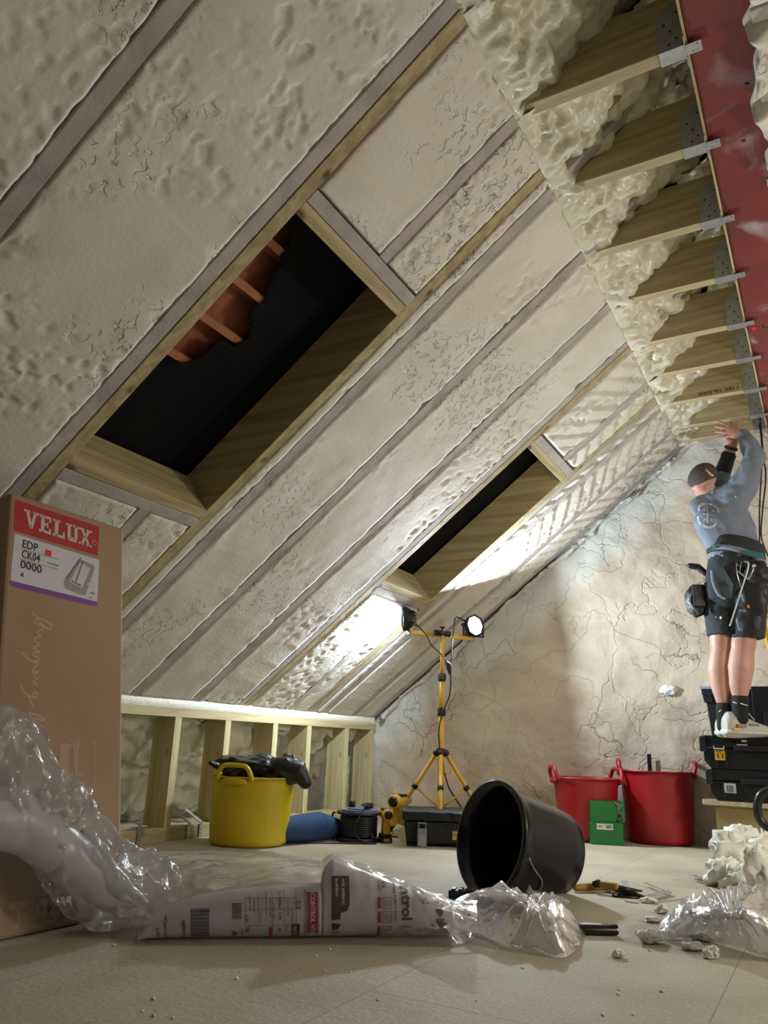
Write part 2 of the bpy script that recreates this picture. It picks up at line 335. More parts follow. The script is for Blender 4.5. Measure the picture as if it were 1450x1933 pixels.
# foam between the rafters, trimmed flush
BAYS = []                      # y0, y1, s0, s1
s_lo, s_top = .0, sX(XI)
OP0, OP1 = sX(-1.955), sX(-1.16)
HD = .092                       # two header timbers
BAYS += [(-1.2, .03, s_lo, s_top), (.075, .425, s_lo, s_top), (.47, .825, s_lo, s_top), (.87, 1.345, s_lo, s_top)]
BAYS += [(1.44, 1.79, s_lo, OP0-HD), (1.835, 2.045, s_lo, OP0-HD), (1.44, 1.79, OP1+HD, s_top), (1.835, 2.045, OP1+HD, s_top), (2.09, 2.145, s_lo, s_top)]
BAYS += [(2.19, 2.545, s_lo, s_top), (2.59, 2.945, s_lo, s_top), (2.99, 3.305, s_lo, s_top)]
BAYS += [(3.40, 3.76, s_lo, OP0-HD), (3.805, 3.96, s_lo, OP0-HD), (3.40, 3.76, OP1+HD, s_top), (3.805, 3.96, OP1+HD, s_top), (4.05, 4.12, s_lo, s_top)]
BAYS += [(4.165, 4.47, s_lo, s_top), (4.515, 4.72, s_lo, s_top)]
mb = MB()
for bi, (y0, y1, s0, s1) in enumerate(BAYS):
    near = y0 < 2.1
    d = .0075 if near and y0 > .4 else (.012 if y0 > .4 else .05)
    ny = max(8, int((y1-y0)/d)); nu = int((s1-s0)/d)
    rib = ss(2.9, 3.9, y0)
    def f(u, v, y0=y0, y1=y1, s0=s0, s1=s1, near=near, rib=rib, bi=bi):
        s = s0+u*(s1-s0); y = y0+v*(y1-y0); p = (s, y, bi*3.1)
        ed = min(v, 1-v)*(y1-y0); eu = min(u, 1-u)*(s1-s0)
        h = .002+.004*nz(p, 3.5)+.0015*nz(p, 12)
        mk = ss(.02, .38, nz(p, 2.3, 4)+(.20 if y0 < 1.2 else .05)-.30*abs(nz(p, .9, 8)))
        r1 = fr_(p, 27, 4, 2); h -= .020*mk*min(.30, max(0, r1-.24))*1.4
        h += .006*mk*max(0, .12-abs(fr_(p, 14, 3, 6)))/.12*max(0, nz(p, 7, 5))
        e = ss(.055, 0, ed); h -= .016*e*max(0, fr_(p, 20, 4, 7)-.16)*ss(-.2, .25, nz(p, 1.7, 3)); h += .006*e*max(0, nz(p, 12, 12))
        # knife strokes across the bay
        w = s+.10*(v-.5)**2+.012*nz(p, 3, 5)
        k = sin(w*42+5*nz((s, bi, 0), 1.3)); h += .0016*max(0, k-.7)/.3*(ss(-.1, .3, nz(p, 1.4, 11)))
        if rib > 0:
            q = (s+(.55 if bi % 2 else -.6)*(y-y0))*62+3*nz(p, 2.5, 3)
            t = (q/(2*pi)) % 1; h += rib*ss(sX(-2.3), sX(-1.6), s)*(.009*t-.003)*(.4+.6*ss(-.3, .2, nz(p, 2, 9)))
        if ed < .012 or eu < .008: h = h*.5-.0005
        if v in (0, 1) or u in (0, 1): return RP(s, y+(.002 if v == 0 else -.002 if v == 1 else 0), .03)
        if ed < .03: y += .005*fr_((s, v > .5, bi), 9, 5)
        if u > .93 and s1 == s_top: s += .03*nz((y*3, bi, 0), 6)*ss(.93, 1, u)
        return RP(s, y, -h)
    mb.grid(f, nu, ny)
struct(mb.build('ceiling', FOAM))
# raw lumpy foam above the joists and over the ridge
mb = MB()
JY = [.59, .99, 1.39, 1.795, 2.195, 2.60, 2.99, 3.40, 3.755, 4.13, 4.49, 4.72]
rb = [y for y in JY]
for i in range(len(rb)-1):
    y0, y1 = rb[i]+.024, rb[i+1]+.026; d = .009
    if rb[i] == 4.49: pass
    def f(u, v, y0=y0, y1=y1, i=i):
        s = s_top-.03+u*(sX(.04)-s_top+.03); y = y0-.004+v*(y1-y0+.008); p = (s, y, i*2.)
        env = ss(0, .12, u)
        c = lump((s+.03*nz(p, 8, 1), y*1.3+.02*nz(p, 8, 4), i), 15, i); c2 = lump((s+.02*nz(p, 12, 2), y*1.2, i), 34, i+3)
        h = env*(.034*c+.018*c2+.028*fr_(p, 7, 3, i))-.022*env
        e = min(v, 1-v)*(y1-y0)
        h += env*.02*ss(.05, 0, e)*nz(p, 12, 6)
        h = min(h, .09)
        if u < .02: h = -.02
        return RP(s, y, -h)
    mb.grid(f, int((sX(.04)-s_top)/d), max(6, int((y1-y0+.008)/d)))
struct(mb.build('ceiling', RAWFOAM))
# rafters
def rafter(y, w=.045, s0=-.02, s1=sX(-.05), m=None):
    mb = MB(); mb.box((s0, y, 0), (s1, y+w, .2), lambda s, yy, n: RP(s, yy, n))
    return mb.build('rafter', m or DUSTY, at=RP(s0, y, .1), bevel=.002)
RAF = [(.03, 'first foamed-in dusty rafter, low at the near left of the roof slope'), (.425, 'dusty rafter crossing the top left corner of the photo'),
       (.825, 'wide grey dusty rafter crossing the slope above left of the large skylight hole'),
       (1.345, 'dusty rafter strip doubled outside the left edge of the large skylight hole'),
       (1.395, 'bare-wood rafter forming the left side of the large skylight hole'),
       (2.045, 'bare-wood rafter forming the right side of the large skylight hole'),
       (2.145, 'dusty rafter just beyond the right side of the large skylight hole'),
       (2.545, 'rafter strip down the middle of the slope, first between the two skylight holes'),
       (2.945, 'rafter strip down the middle of the slope, second between the two skylight holes'),
       (3.305, 'dusty rafter strip doubled outside the left edge of the far skylight hole'),
       (3.355, 'brown rafter forming the left side of the far narrow skylight hole'),
       (3.96, 'bare-wood rafter forming the right side of the far narrow skylight hole'),
       (4.005, 'rafter doubled beyond the right side of the far skylight hole'),
       (4.12, 'rafter in bright lamp light right of the far skylight hole'),
       (4.47, 'rafter second from the gable wall, between ribbed foam strips'), (4.72, 'last rafter of the slope running along the gable wall')]
for y, lab in RAF:
    bare = lab.startswith('bare') or lab.startswith('brown')
    mt = DUSTY
    if bare:
        mt = WOODX.copy(); mt.name = 'rafter_pine'
        for n in mt.node_tree.nodes:
            if n.type == 'MAPPING': n.inputs['Rotation'].default_value = (0, A, 0)
    tag(rafter(y, m=mt), lab, 'rafter', 'rafters of the roof slope')
# the trimmed rafters above and below the holes
for (y, s0, s1, lab) in [(1.79, -.02, OP0-HD, 'short trimmed rafter below the large skylight hole'), (1.79, OP1+HD, sX(-.05), 'trimmed rafter running up from the header of the large skylight hole'),
                         (3.76, -.02, OP0-HD, 'short trimmed rafter below the far skylight hole'), (3.76, OP1+HD, sX(-.05), 'trimmed rafter running up from the header of the far skylight hole')]:
    tag(rafter(y, s0=s0, s1=s1), lab, 'rafter', 'trimmed rafters')
# headers of the holes
for nm, y0, y1 in (('large near', 1.44, 2.045), ('far narrow', 3.40, 3.96)):
    for lo in (0, 1):
        for k in (0, 1):
            a = OP0-HD/2*(k+1) if lo else OP1+HD/2*k
            o = MB().box((a, y0, -.002*k), (a+HD/2-.002, y1, .2), lambda s, yy, n: RP(s, yy, n)).build('header', (DUSTY if k else WOODY), at=RP(a, y0, .1), bevel=.002)
            tag(o, '%s header timber %s of the %s skylight hole' % ('grey dusty outer' if k else 'bare inner', 'at the lower edge' if lo else 'at the upper edge', nm), 'header timber', 'skylight headers')
# underlay felt, battens and clay tiles seen through the near hole
FELT = mat('black_underlay', (.006, .006, .007), .7, bump=.004, bscale=18, spec=.15)
def hole(s, y):
    p = Vector((s-sX(-1.47), y-1.62, 0))
    return abs(p.x)/.34+abs(p.y-.0)/.17+.35*nz((s, y, 0), 9) < 1
mb = MB(); ns, ny = 210, 330
FS = sX(.06)-OP0+.3
V = [[RP(OP0-.3+FS*i/ns, -1.2+6.05*j/ny, .212+.008*nz((i*.1, j*.1, 0), 1)) for j in range(ny+1)] for i in range(ns+1)]
vs = [p for r_ in V for p in r_]
fs = [(i*(ny+1)+j, (i+1)*(ny+1)+j, (i+1)*(ny+1)+j+1, i*(ny+1)+j+1) for i in range(ns) for j in range(ny)
      if not hole(OP0-.3+FS*(i+.5)/ns, -1.2+6.05*(j+.5)/ny)]
mb.add(vs, fs, True); tag(mb.build('roofing_felt', FELT, at=RP(OP0, 1.7, .19), solid=.002), 'black roofing underlay filling the skylight holes', 'roofing felt')
TILE = mat('clay_tile', (.42, .14, .07), .8, var=.4, vscale=14)
BATT = mat('roof_batten', (.50, .22, .10), .7, var=.2, vscale=12)
for i, s in enumerate((sX(-1.66), sX(-1.53), sX(-1.40), sX(-1.27))):
    t = MB().box((s, 1.30, .222), (s+.026, 1.80+.02*(i % 2), .245), lambda a, b, c: RP(a, b, c)).build('roof_batten', BATT, at=RP(s, 1.5, .2))
    tag(t, ['lowest', 'second lowest', 'second highest', 'highest'][i]+' reddish roof batten seen through the near skylight hole', 'batten', 'roof battens')
for i in range(4):
    for j in range(2):
        s = sX(-1.66)+i*.163-.02; y = 1.37+j*.24
        t = MB().grid(lambda u, v: RP(s+u*.19, y+v*.25, .262+.02*sin(v*pi)+.012*u), 6, 12).build('roof_tile', TILE, at=RP(s, y, .23), solid=.012)
        tag(t, 'red clay roof tile, %s row up from the bottom, %s, behind the roof battens' % (['first', 'second', 'third', 'fourth'][i], 'left one' if j == 0 else 'right one'), 'roof tile', 'clay tiles')

# knee wall: sole plate, studs, head plate; raw foam behind
mb = MB().box((XK-.10, .2, .0), (XK, YF-.02, .062)); tag(mb.build('sole_plate', WOODY, at=(XK, 3, 0), bevel=.002), 'pale timber sole plate on the floor under the low wall studs', 'timber plate')
mb = MB().box((XK-.145, .2, ZT), (XK, YF-.02, ZT+.045)); tag(mb.build('head_plate', WOODY, at=(XK, 3, ZT), bevel=.002), 'timber head plate lying over the low wall studs', 'timber plate')
st0 = MB().box((XK-.14, 2.852, .062), (XK-.001, 2.897, ZT)).build('wall_stud', WOODZ, at=(XK-.07, 2.87, .062), bevel=.002)
labs = ['wide-gap timber wall stud nearest the cardboard box', 'timber wall stud second from the cardboard box, behind the yellow tub rim', 'timber wall stud third from the box, behind the black bag',
        'timber wall stud with dark side, fourth from the box, right of the black bag', 'pale knotty timber wall stud above the cable reel', 'last timber wall stud against the gable wall']
for y, lab in zip([2.852, 3.222, 3.635, 3.975, 4.408, 4.74], labs):
    o = st0 if y == 2.852 else dup(st0, (0, y-2.852, 0)); tag(o, lab, 'stud', 'studs of the low wall')
for y in (2.45, 2.05): tag(dup(st0, (0, y-2.852, 0)), 'timber wall stud hidden behind the cardboard box', 'stud', 'studs of the low wall')
# foam ridge smeared on the head plate
mb = MB()
def f(u, v):
    y = .3+u*(YF-.35); t = v*pi; p = (y, v, 0)
    r = .020+.014*max(0, fr_((y*1., v*.3, 0), 13, 3))+.004*nz((y, v, 1), 50)
    return Vector((XK-.012+.016*sin(t)*(.6+r*16), y, ZT+.022+.02*(1-cos(t))*.5+(v*.045)+r*.45))
mb.grid(f, 420, 9); struct(mb.build('trim_1', mat('foam_smear', (.80, .78, .66), .55, bump=.003, bscale=60), solid=.006))
def f(u, v):
    y = .2+u*(YF-.2); s = -1.05+v*1.07; p = (s, y, 1)
    q = (p[0]+.04*nz(p, 6, 1), p[1]+.04*nz(p, 6, 2), 0)
    h = .075*lump(q, 9)+.05*fr_(p, 4, 3)+.030*lump(q, 21, 2)
    h -= .05*ss(.4, 0, abs(v-.45-.1*nz(p, 2))*6)
    h *= ss(1, .93, v)
    q = RP(s, y, .05-h); q.x = min(q.x, XK-.10)
    return q
struct(MB().grid(f, 330, 75).build('wall_left', RAWFOAM))
# right half of the loft (mirror), simple
XR = -.035
mb = MB()
def f(u, v):
    y = -1.2+u*(YF+1.2); x = .52+v*(2.75-.52)
    return Vector((x, y, 2.36-(x-.52)*TA+.01*nz((x, y, 0), 3)))
mb.grid(f, 40, 30); mb.build('ceiling', FOAM)['kind'] = 'structure'
struct(MB().box((2.7, -1.2, 0), (2.74, YF+.1, .75)).build('wall_right', FOAM))
struct(MB().box((-3.7, -1.25, 0), (2.74, -1.2, 3.0)).build('wall_near', mat('low_bounce_dark', (.12, .10, .09), .9)))  # unseen wall behind the camera, coloured dark to cut bounced light
# foam ceiling of the right side near the beam, with lumpy edge
def f(u, v):
    y = -1.2+u*3.62; x = .005+v*.6; p = (x, y, 5)
    e = ss(.2, 0, v)
    lump = .055*e*(1-vor((x*1.3, y, 0), 9)[0])+.03*e*fr_(p, 10, 3)
    if v < .03: return Vector((x+.01+.05*nz((y, 0, 0), 5)+.03*nz((y, 0, 0), 13), y, 2.37))
    x += (.05*nz((y, 0, 0), 5)+.03*nz((y, 0, 0), 13))*ss(.4, .0, v)
    gap = 0
    for jy in (1.775, 2.07): gap += ss(.04, .026, abs(y-jy-.022))
    pits = .02*ss(.1, .4, nz(p, 4, 3))*max(0, fr_(p, 25, 3)-.1)
    return Vector((x, y, 2.338-lump*(1-min(1, gap))*1.0+pits-.004*(1-min(gap, 1))+.012*min(gap, 1)))
struct(MB().grid(f, 520, 60).build('ceiling', FOAM))
def f(u, v):
    y = 2.40+u*(YF-2.40); x = .03+v*.55; p = (x, y, 5)
    return Vector((x, y, 2.56-.35*ss(.45, 1, v)-.09*(1-vor(p, 9)[0])-.03*fr_(p, 8, 3)))
struct(MB().grid(f, 220, 50).build('ceiling', RAWFOAM))
mb = MB().grid(lambda u, v: Vector((.02+v*.62, -1.2+u*6.05, 2.86-v*.48+.02*nz((u*30, v*4, 0), 2))), 60, 8); struct(mb.build('ceiling', RAWFOAM))
# steel ridge beam
def steel_mat():
    m = mat('red_oxide_steel', (.20, .026, .024), .42, col2=(.14, .02, .02), vscale=5, spec=.5)
    nt = m.node_tree; L = nt.links.new; b = nt.nodes['Principled BSDF']; tc = nt.nodes.new('ShaderNodeTexCoord')
    n = nt.nodes.new('ShaderNodeTexNoise'); n.inputs['Scale'].default_value = 3.4; n.inputs['Detail'].default_value = 5; n.inputs['Distortion'].default_value = .8; L(tc.outputs['Object'], n.inputs[0])
    r = nt.nodes.new('ShaderNodeValToRGB'); L(n.outputs[0], r.inputs[0]); r.color_ramp.elements[0].position = .56; r.color_ramp.elements[1].position = .70
    sp = nt.nodes.new('ShaderNodeSeparateXYZ'); L(tc.outputs['Object'], sp.inputs[0])
    mr = nt.nodes.new('ShaderNodeMapRange'); mr.inputs['From Min'].default_value = -1.8; mr.inputs['From Max'].default_value = 1.2; mr.inputs['To Min'].default_value = .2; L(sp.outputs[1], mr.inputs[0])  # pale patches grow stronger along the beam, faintest at the near end
    ml = nt.nodes.new('ShaderNodeMath'); ml.operation = 'MULTIPLY'; L(r.outputs[0], ml.inputs[0]); L(mr.outputs[0], ml.inputs[1])
    mx = nt.nodes.new('ShaderNodeMix'); mx.data_type = 'RGBA'; L(ml.outputs[0], mx.inputs[0])
    L(b.inputs['Base Color'].links[0].from_socket, mx.inputs[6]); mx.inputs[7].default_value = (.62, .58, .58, 1); L(mx.outputs[2], b.inputs['Base Color']); return m
STEEL = steel_mat()
bt = thing('steel_beam', (-.035, 3, 2.34), 'red oxide steel ridge beam with pale patches running along the top right', 'steel beam')
MB().box((-.128, -1.0, 2.352), (.065, YF, 2.366)).box((-.128, -1.0, 2.60), (.065, YF, 2.614)).build('flange', STEEL, bt, bevel=.003)
MB().box((-.04, -1.0, 2.366), (-.03, YF, 2.60)).build('web', STEEL, bt)
mb = MB()
for y, x in [(1.70, -.04), (2.03, .0), (2.26, -.03), (2.95, .02), (3.5, 0), (4.1, -.01)]:
    mb.loft([((x, y, 2.3515), (.007, 0, 0), (0, .007, 0)), ((x, y, 2.3505), (.007, 0, 0), (0, .007, 0))], 12)
mb.split('bolt_hole', INK, bt)
mb = MB()
ink_text(mb, 'L  I  F', .055, lambda a, b: Vector((-.07+a*.9, 3.52-b, 2.3505))); mb.build('stencil_lettering', INK, bt)
MB().add([(-.115, 3.50, 2.3503), (-.10, 3.52, 2.3503), (-.085, 3.50, 2.3503), (-.10, 3.48, 2.3503)], [(0, 1, 2, 3)]).build('stencil_diamond', REDINK, bt, at=None)
tag(MB().box((-.136, -1.0, 2.345), (-.129, YF, 2.60)).build('timber_packer', WOODY, at=(-.13, 3, 2.35)), 'pale timber packing strip along the left edge of the red beam', 'timber packer')
# joists with hangers
def joist(y):
    t = thing('ceiling_joist', (-.135, y, 2.34), '', 'joist', 'ceiling joists hung on the red beam')
    mb = MB(); x0 = XK+(2.34-ZR)/TA; x1 = XK+(2.53-ZR)/TA
    mb.prism([(x0-.01, 2.34), (-.137, 2.34), (-.137, 2.535), (x1, 2.535)], y, y+.045); mb.build('timber', WOODX, t, bevel=.002)
    h = MB()
    for yy, sg in ((y-.0015, -1), (y+.0465, 1)):
        h.prism([(-.205, 2.336), (-.1365, 2.336), (-.1365, 2.50), (-.165, 2.50), (-.205, 2.455)], yy-.0008, yy+.0008)
        h.prism([(-.1375, 2.336), (-.135, 2.336), (-.135, 2.5), (-.1375, 2.5)], yy, yy+sg*.03)
    h.box((-.205, y-.002, 2.336), (-.137, y+.047, 2.3385)); h.box((-.137, y+.004, 2.3385), (-.095, y+.041, 2.341))
    hg = h.build('joist_hanger', METAL, t)
    d = MB()
    for (px, pz) in [(-.185, 2.43), (-.17, 2.40), (-.155, 2.37), (-.15, 2.46), (-.175, 2.355)]:
        d.loft([((px, y-.0026, pz), (.0035, 0, 0), (0, 0, .0035)), ((px, y-.003, pz), (.0035, 0, 0), (0, 0, .0035))], 8)
    for px in (-.105, -.118): d.loft([((px, y+.012+.02*(px < -.11), 2.3378), (.002, 0, 0), (0, .002, 0)), ((px, y+.012+.02*(px < -.11), 2.3383), (.002, 0, 0), (0, .002, 0))], 8)
    d.split('nail_hole', INK, hg)
    return t
jl = ['directly overhead out of the top of the photo', 'second overhead, above the top of the photo', 'at the very top edge of the photo, its end in lumpy foam', 'lowest edge in full view, nearest complete one at the top right',
      'second complete one from the top right', 'third complete one down the beam', 'fourth complete one down the beam', 'fifth down the beam, lit pale side with hanger', 'sixth down the beam, with a dark knot in its side',
      'seventh down the beam, with ink figures on its side', 'eighth down the beam, just above the man\'s raised hand', 'last one, by the gable wall behind the man\'s raised hand']
j0 = joist(JY[0])
for i, y in enumerate(JY):
    o = j0 if i == 0 else dup(j0, (0, y-JY[0], 0)); o['label'] = 'timber ceiling joist, '+jl[i]
    if i == 9:
        mb = MB(); ink_text(mb, '2005*01 2811', .026, lambda a, b: Vector((-.43+a, y-.0015, 2.352+b)), width=.2)
        mb.build('ink_stamp', INK, o)
for i, y in enumerate((2.47, 2.86, 3.25, 3.65, 4.05, 4.45)):
    t = thing('ceiling_joist', (.07, y, 2.34), 'dark ceiling joist on the right side of the red beam, %s from the camera' % ['first', 'second', 'third', 'fourth', 'fifth', 'sixth'][i], 'joist', 'right-hand ceiling joists')
    MB().box((.075, y, 2.34), (.56, y+.045, 2.53)).build('timber', WOODX, t, bevel=.002)
    h = MB().box((.07, y-.002, 2.336), (.135, y+.047, 2.3385)).box((.07, y-.0025, 2.336), (.135, y-.001, 2.5)).box((.02, y+.004, 2.345), (.07, y+.041, 2.349))
    h.build('joist_hanger', METAL, t)
for i, y in enumerate((1.775, 2.07)):
    tag(MB().box((.03, y, 2.342), (.6, y+.045, 2.5)).build('ceiling_joist', DUSTY, at=(.3, y, 2.34), bevel=.002), ['upper', 'lower'][i]+' dusty joist strip in the foam at the top right corner', 'joist', 'right-hand ceiling joists')
# foam lump edge along the gable wall under the roof
mb = MB()
def f(u, v):
    s = .05+u*3.0; a = v*pi; p = (s, v, 0); r = .026+.05*max(0, fr_((s, v*.2, 0), 9, 4))+.006*nz(p, 40)
    return RP(s, YF-.005-r*sin(a)*1.2, -r*.9*(1-cos(a))*.5*(.4+1.2*max(0, nz((s, 0, 0), 5)+.3)))
mb.grid(f, 420, 10); struct(mb.build('trim_2', FOAM, solid=.004))
# ================================================================== things
def fwd(px):
    d = ray(px, 1400); v = Vector((d[0], d[1], 0)); return v.normalized()
def front(px, py, r): return onz(px, py)+fwd(px)*r
UP = Vector((0, 0, 1))
# ---- cardboard box leaning back towards the slope
BX = Vector((-1.741, 1.245, 0)); TH = math.radians(10.1); BV = Vector((-sin(TH), 0, cos(TH))); BU = Vector((0, 1, 0)); BN = Vector((cos(TH), 0, sin(TH)))
BW, BH, BD = .411, 1.13, .24
def bp(u, v, n=0): return BX+BU*u+BV*v+BN*n+Vector((0, 0, .003+BD*sin(TH)*0))
def buv(px, py):
    p = onpl(px, py, BX, BN)-BX; return p.dot(BU), p.dot(BV)
def CARD(nm, c, c2): return mat(nm, c, .8, col2=c2, vscale=2.5, bump=.0008, bscale=90, spec=.25)
card = CARD('cardboard', (.40, .28, .185), (.345, .23, .15))
box = thing('cardboard_box', BX, 'tall brown cardboard box with red label, leaning at the left edge', 'cardboard box')
mb = MB(); mb.box((0, 0, -BD), (BW, BH, 0), lambda u, v, n: bp(u, v, n)); mb.build('carton', card, box, bevel=.009)
def quad(mb, pts, off=.0006): mb.add([bp(*buv(*p), off) for p in pts], [tuple(range(len(pts)))])
# printed label
lb = MB(); quad(lb, [(28, 945), (187, 996), (184, 1051), (25, 1003)]); red = lb.build('red_label', mat('label_red', (.42, .012, .018), .5), box)
lb = MB(); quad(lb, [(27, 1009), (187, 1059), (183, 1140), (19, 1098)]); wl = lb.build('white_label', mat('label_white', (.62, .60, .66), .5), box)
lb = MB(); quad(lb, [(19, 1098), (183, 1138), (182, 1147), (30, 1111), (18, 1105)], .0010); lb.build('purple_band', mat('label_purple', (.20, .03, .30), .5), box)
P00 = buv(25, 1003); P10 = buv(184, 1051); P01 = buv(28, 945)
def lab(a, b, off=.0012): return bp(P00[0]+(P10[0]-P00[0])*a+(P01[0]-P00[0])*b, P00[1]+(P10[1]-P00[1])*a+(P01[1]-P00[1])*b, off)
# slab-serif letters built from strokes, on a 0..1 cell
def slab(mb, ch, x, w, f, lo=.22, hi=.80):
    T = .20*w; sr = .10
    def st(x0, y0, x1, y1, t):
        dx, dy = x1-x0, y1-y0; l = math.hypot(dx, dy*2.2)
        if abs(dy) > 1e-6: mb.add([f(x+w*(x0)-t/2, lo+(hi-lo)*y0), f(x+w*(x0)+t/2, lo+(hi-lo)*y0), f(x+w*x1+t/2, lo+(hi-lo)*y1), f(x+w*x1-t/2, lo+(hi-lo)*y1)], [(0, 1, 2, 3)])
    def bar(x0, x1, y0, y1): mb.add([f(x+w*x0, lo+(hi-lo)*y0), f(x+w*x1, lo+(hi-lo)*y0), f(x+w*x1, lo+(hi-lo)*y1), f(x+w*x0, lo+(hi-lo)*y1)], [(0, 1, 2, 3)])
    if ch == 'V': st(.22, 1, .5, 0, T); st(.78, 1, .5, 0, T); bar(0, .42, .86, 1); bar(.6, 1, .86, 1)
    if ch == 'E': bar(.14, .40, 0, 1); bar(0, .92, .0, .15); bar(0, .92, .85, 1); bar(.4, .68, .43, .57); bar(.78, .92, .15, .32); bar(.78, .92, .68, .85); bar(.6, .7, .34, .66)
    if ch == 'L': bar(.14, .42, 0, 1); bar(0, .56, .86, 1); bar(0, .95, 0, .15); bar(.78, .95, .15, .38)
    if ch == 'U': bar(.12, .36, .2, 1); bar(.64, .88, .2, 1); bar(0, .46, .87, 1); bar(.54, 1, .87, 1); bar(.2, .8, 0, .15); bar(.14, .86, .1, .24)
    if ch == 'X': st(.2, 0, .8, 1, T); st(.8, 0, .2, 1, T); bar(0, .42, .87, 1); bar(.58, 1, .87, 1); bar(0, .42, 0, .13); bar(.58, 1, 0, .13)
mb = MB()
for ch, x, w in [('V', .10, .17), ('E', .275, .15), ('L', .435, .15), ('U', .59, .165), ('X', .75, .17)]: slab(mb, ch, x, w, lab)
for k in range(16):
    a0, a1 = 2*pi*k/16, 2*pi*(k+1)/16; c = (.955, .42)
    mb.add([lab(c[0]+.022*cos(a), c[1]+.062*sin(a)) for a in (a0, a1)]+[lab(c[0]+.028*cos(a), c[1]+.08*sin(a)) for a in (a1, a0)], [(0, 1, 2, 3)])
mb.build('wordmark', mat('label_cream', (.58, .52, .46), .5), red)
# white label writing
W00 = buv(19, 1098); W10 = buv(183, 1140); W01 = buv(27, 1009)
def lw(a, b, off=.0012): return bp(W00[0]+(W10[0]-W00[0])*a+(W01[0]-W00[0])*b, W00[1]+(W10[1]-W00[1])*a+(W01[1]-W00[1])*b, off)
mb = MB()
def lt(t, x, y, h, w, bd=.016): ink_text(mb, t, 1, lambda a, b: lw(x+a, y+b*h), bd, w)
lt('EDP', .085, .76, .24, .17); lt('CK04', .09, .54, .24, .20); lt('0000', .085, .32, .24, .235); lt('4', .095, .13, .14, .035)
lt('Product/Name', .37, .575, .045, .14)
for y, x1 in ((.72, .50), (.50, .50)): mb.add([lw(.075, y), lw(x1, y), lw(x1, y+.008), lw(.075, y+.008)], [(0, 1, 2, 3)])
mb.build('lettering', INK, wl)
mb = MB().add([lw(.345, .74), (lw(.415, .74)), lw(.415, .865), lw(.345, .865)], [(0, 1, 2, 3)]); mb.build('red_square', mat('square_red', (.75, .02, .02), .5), wl)
def poly(mb, pts, o=.0014): mb.add([lw(a, b, o) for a, b in pts], [tuple(range(len(pts)))])
mb = MB(); poly(mb, [(.58, .25), (.60, .14), (.80, .08), (.85, .12), (1-.05, .80), (.93, .84), (.76, .88), (.74, .86)])
g1 = mb.build('window_drawing', mat('drawing_grey', (.28, .28, .30), .5), wl)
mb = MB(); poly(mb, [(.64, .30), (.80, .24), (.89, .74), (.76, .80)], .0018); poly(mb, [(.86, .35), (.95, .33), (.96, .36), (.87, .40)], .0018)
mb.build('window_opening', mat('drawing_pale', (.60, .58, .62), .5), g1)
mb = MB(); poly(mb, [(.71, .34), (.725, .34), (.80, .86), (.785, .87)], .0022); poly(mb, [(.60, .36), (.61, .35), (.77, .90), (.765, .92)], .0022); poly(mb, [(.66, .32), (.78, .27), (.79, .30), (.665, .35)], .0022)
mb.build('window_arrow', mat('drawing_dark', (.12, .12, .13), .5), g1)
mb = MB(); lt('4x', .89, .07, .05, .05); poly(mb, [(.90, .17), (.96, .17), (.93, .23)]); poly(mb, [(.89, .34), (.95, .34), (.95, .345), (.89, .345)]); mb.build('small_marks', mat('drawing_dark2', (.2, .2, .22), .5), wl)
# handwriting and pictograms printed pale on the carton
prt = mat('pale_print', (.56, .40, .31), .7); prt2 = mat('faint_print', (.44, .29, .215), .8)
def stroke(mb, pts, w=.003, off=.0006, n=5):
    q = smoothline([Vector((*buv(*p), 0)) for p in pts], n)
    for i in range(len(q)-1):
        d = (q[i+1]-q[i]); t = Vector((-d.y, d.x, 0)).normalized()*w/2
        mb.add([bp(p.x, p.y, off) for p in (q[i]-t, q[i+1]-t, q[i+1]+t, q[i]+t)], [(0, 1, 2, 3)])
mb = MB(); K = 5.683
def hw(pts): stroke(mb, [(x/K, 1120+y/K) for x, y in pts])
hw([(345, 220), (400, 270), (450, 290), (560, 350)]); hw([(560, 350), (530, 400), (480, 370), (430, 330), (420, 300), (385, 290), (380, 330), (450, 360), (458, 400), (420, 410), (400, 440), (440, 470)])
hw([(440, 470), (380, 490), (370, 530), (425, 560), (360, 590), (365, 610), (420, 640), (360, 650), (365, 690), (410, 690), (400, 740), (360, 740)])
hw([(225, 640), (250, 670), (300, 720), (370, 750), (410, 770), (370, 800), (350, 860), (410, 850), (360, 900), (400, 930), (350, 960), (400, 1000)])
hw([(220, 1005), (240, 1050), (300, 1110), (380, 1130), (395, 1090), (370, 1070), (340, 1110)]); hw([(300, 1110), (330, 1180), (350, 1235)])
hw([(310, 1280), (320, 1330), (310, 1400), (370, 1445)]); hw([(315, 1300), (400, 1320), (480, 1370), (420, 1370), (350, 1340)])
mb.build('handwriting', prt, box)
mb = MB()
def pp(pts, off=.0006): quad(mb, pts, off)
pp([(112, 1408), (131, 1405), (131, 1408), (149, 1405), (144, 1462), (158, 1462), (158, 1467), (143, 1468), (140, 1460), (137, 1412), (131, 1412), (127, 1480), (118, 1480), (110, 1462)])
mb.build('printed_tall_box', prt2, box); mb = MB()
pp([(177, 1398), (181, 1408), (173, 1408)]); pp([(176, 1530), (181, 1516), (171, 1516)])
for y in range(1412, 1512, 11): pp([(175.5, y), (179, y), (179, y+6), (175.5, y+6)])
for x in (131, 137, 144): pp([(x, 1397), (x+4, 1397), (x+3, 1402), (x, 1402)])
mb.split('printed_dash', prt2, box); mb = MB()
pp([(10, 1724), (17, 1711), (28, 1704), (38, 1703), (50, 1709), (57, 1719), (48, 1715), (42, 1718), (33, 1715), (24, 1720), (17, 1718)]); stroke(mb, [(34, 1712), (34, 1740), (32, 1752), (26, 1751)], .006)
mb.build('printed_umbrella', prt2, box); mb = MB()
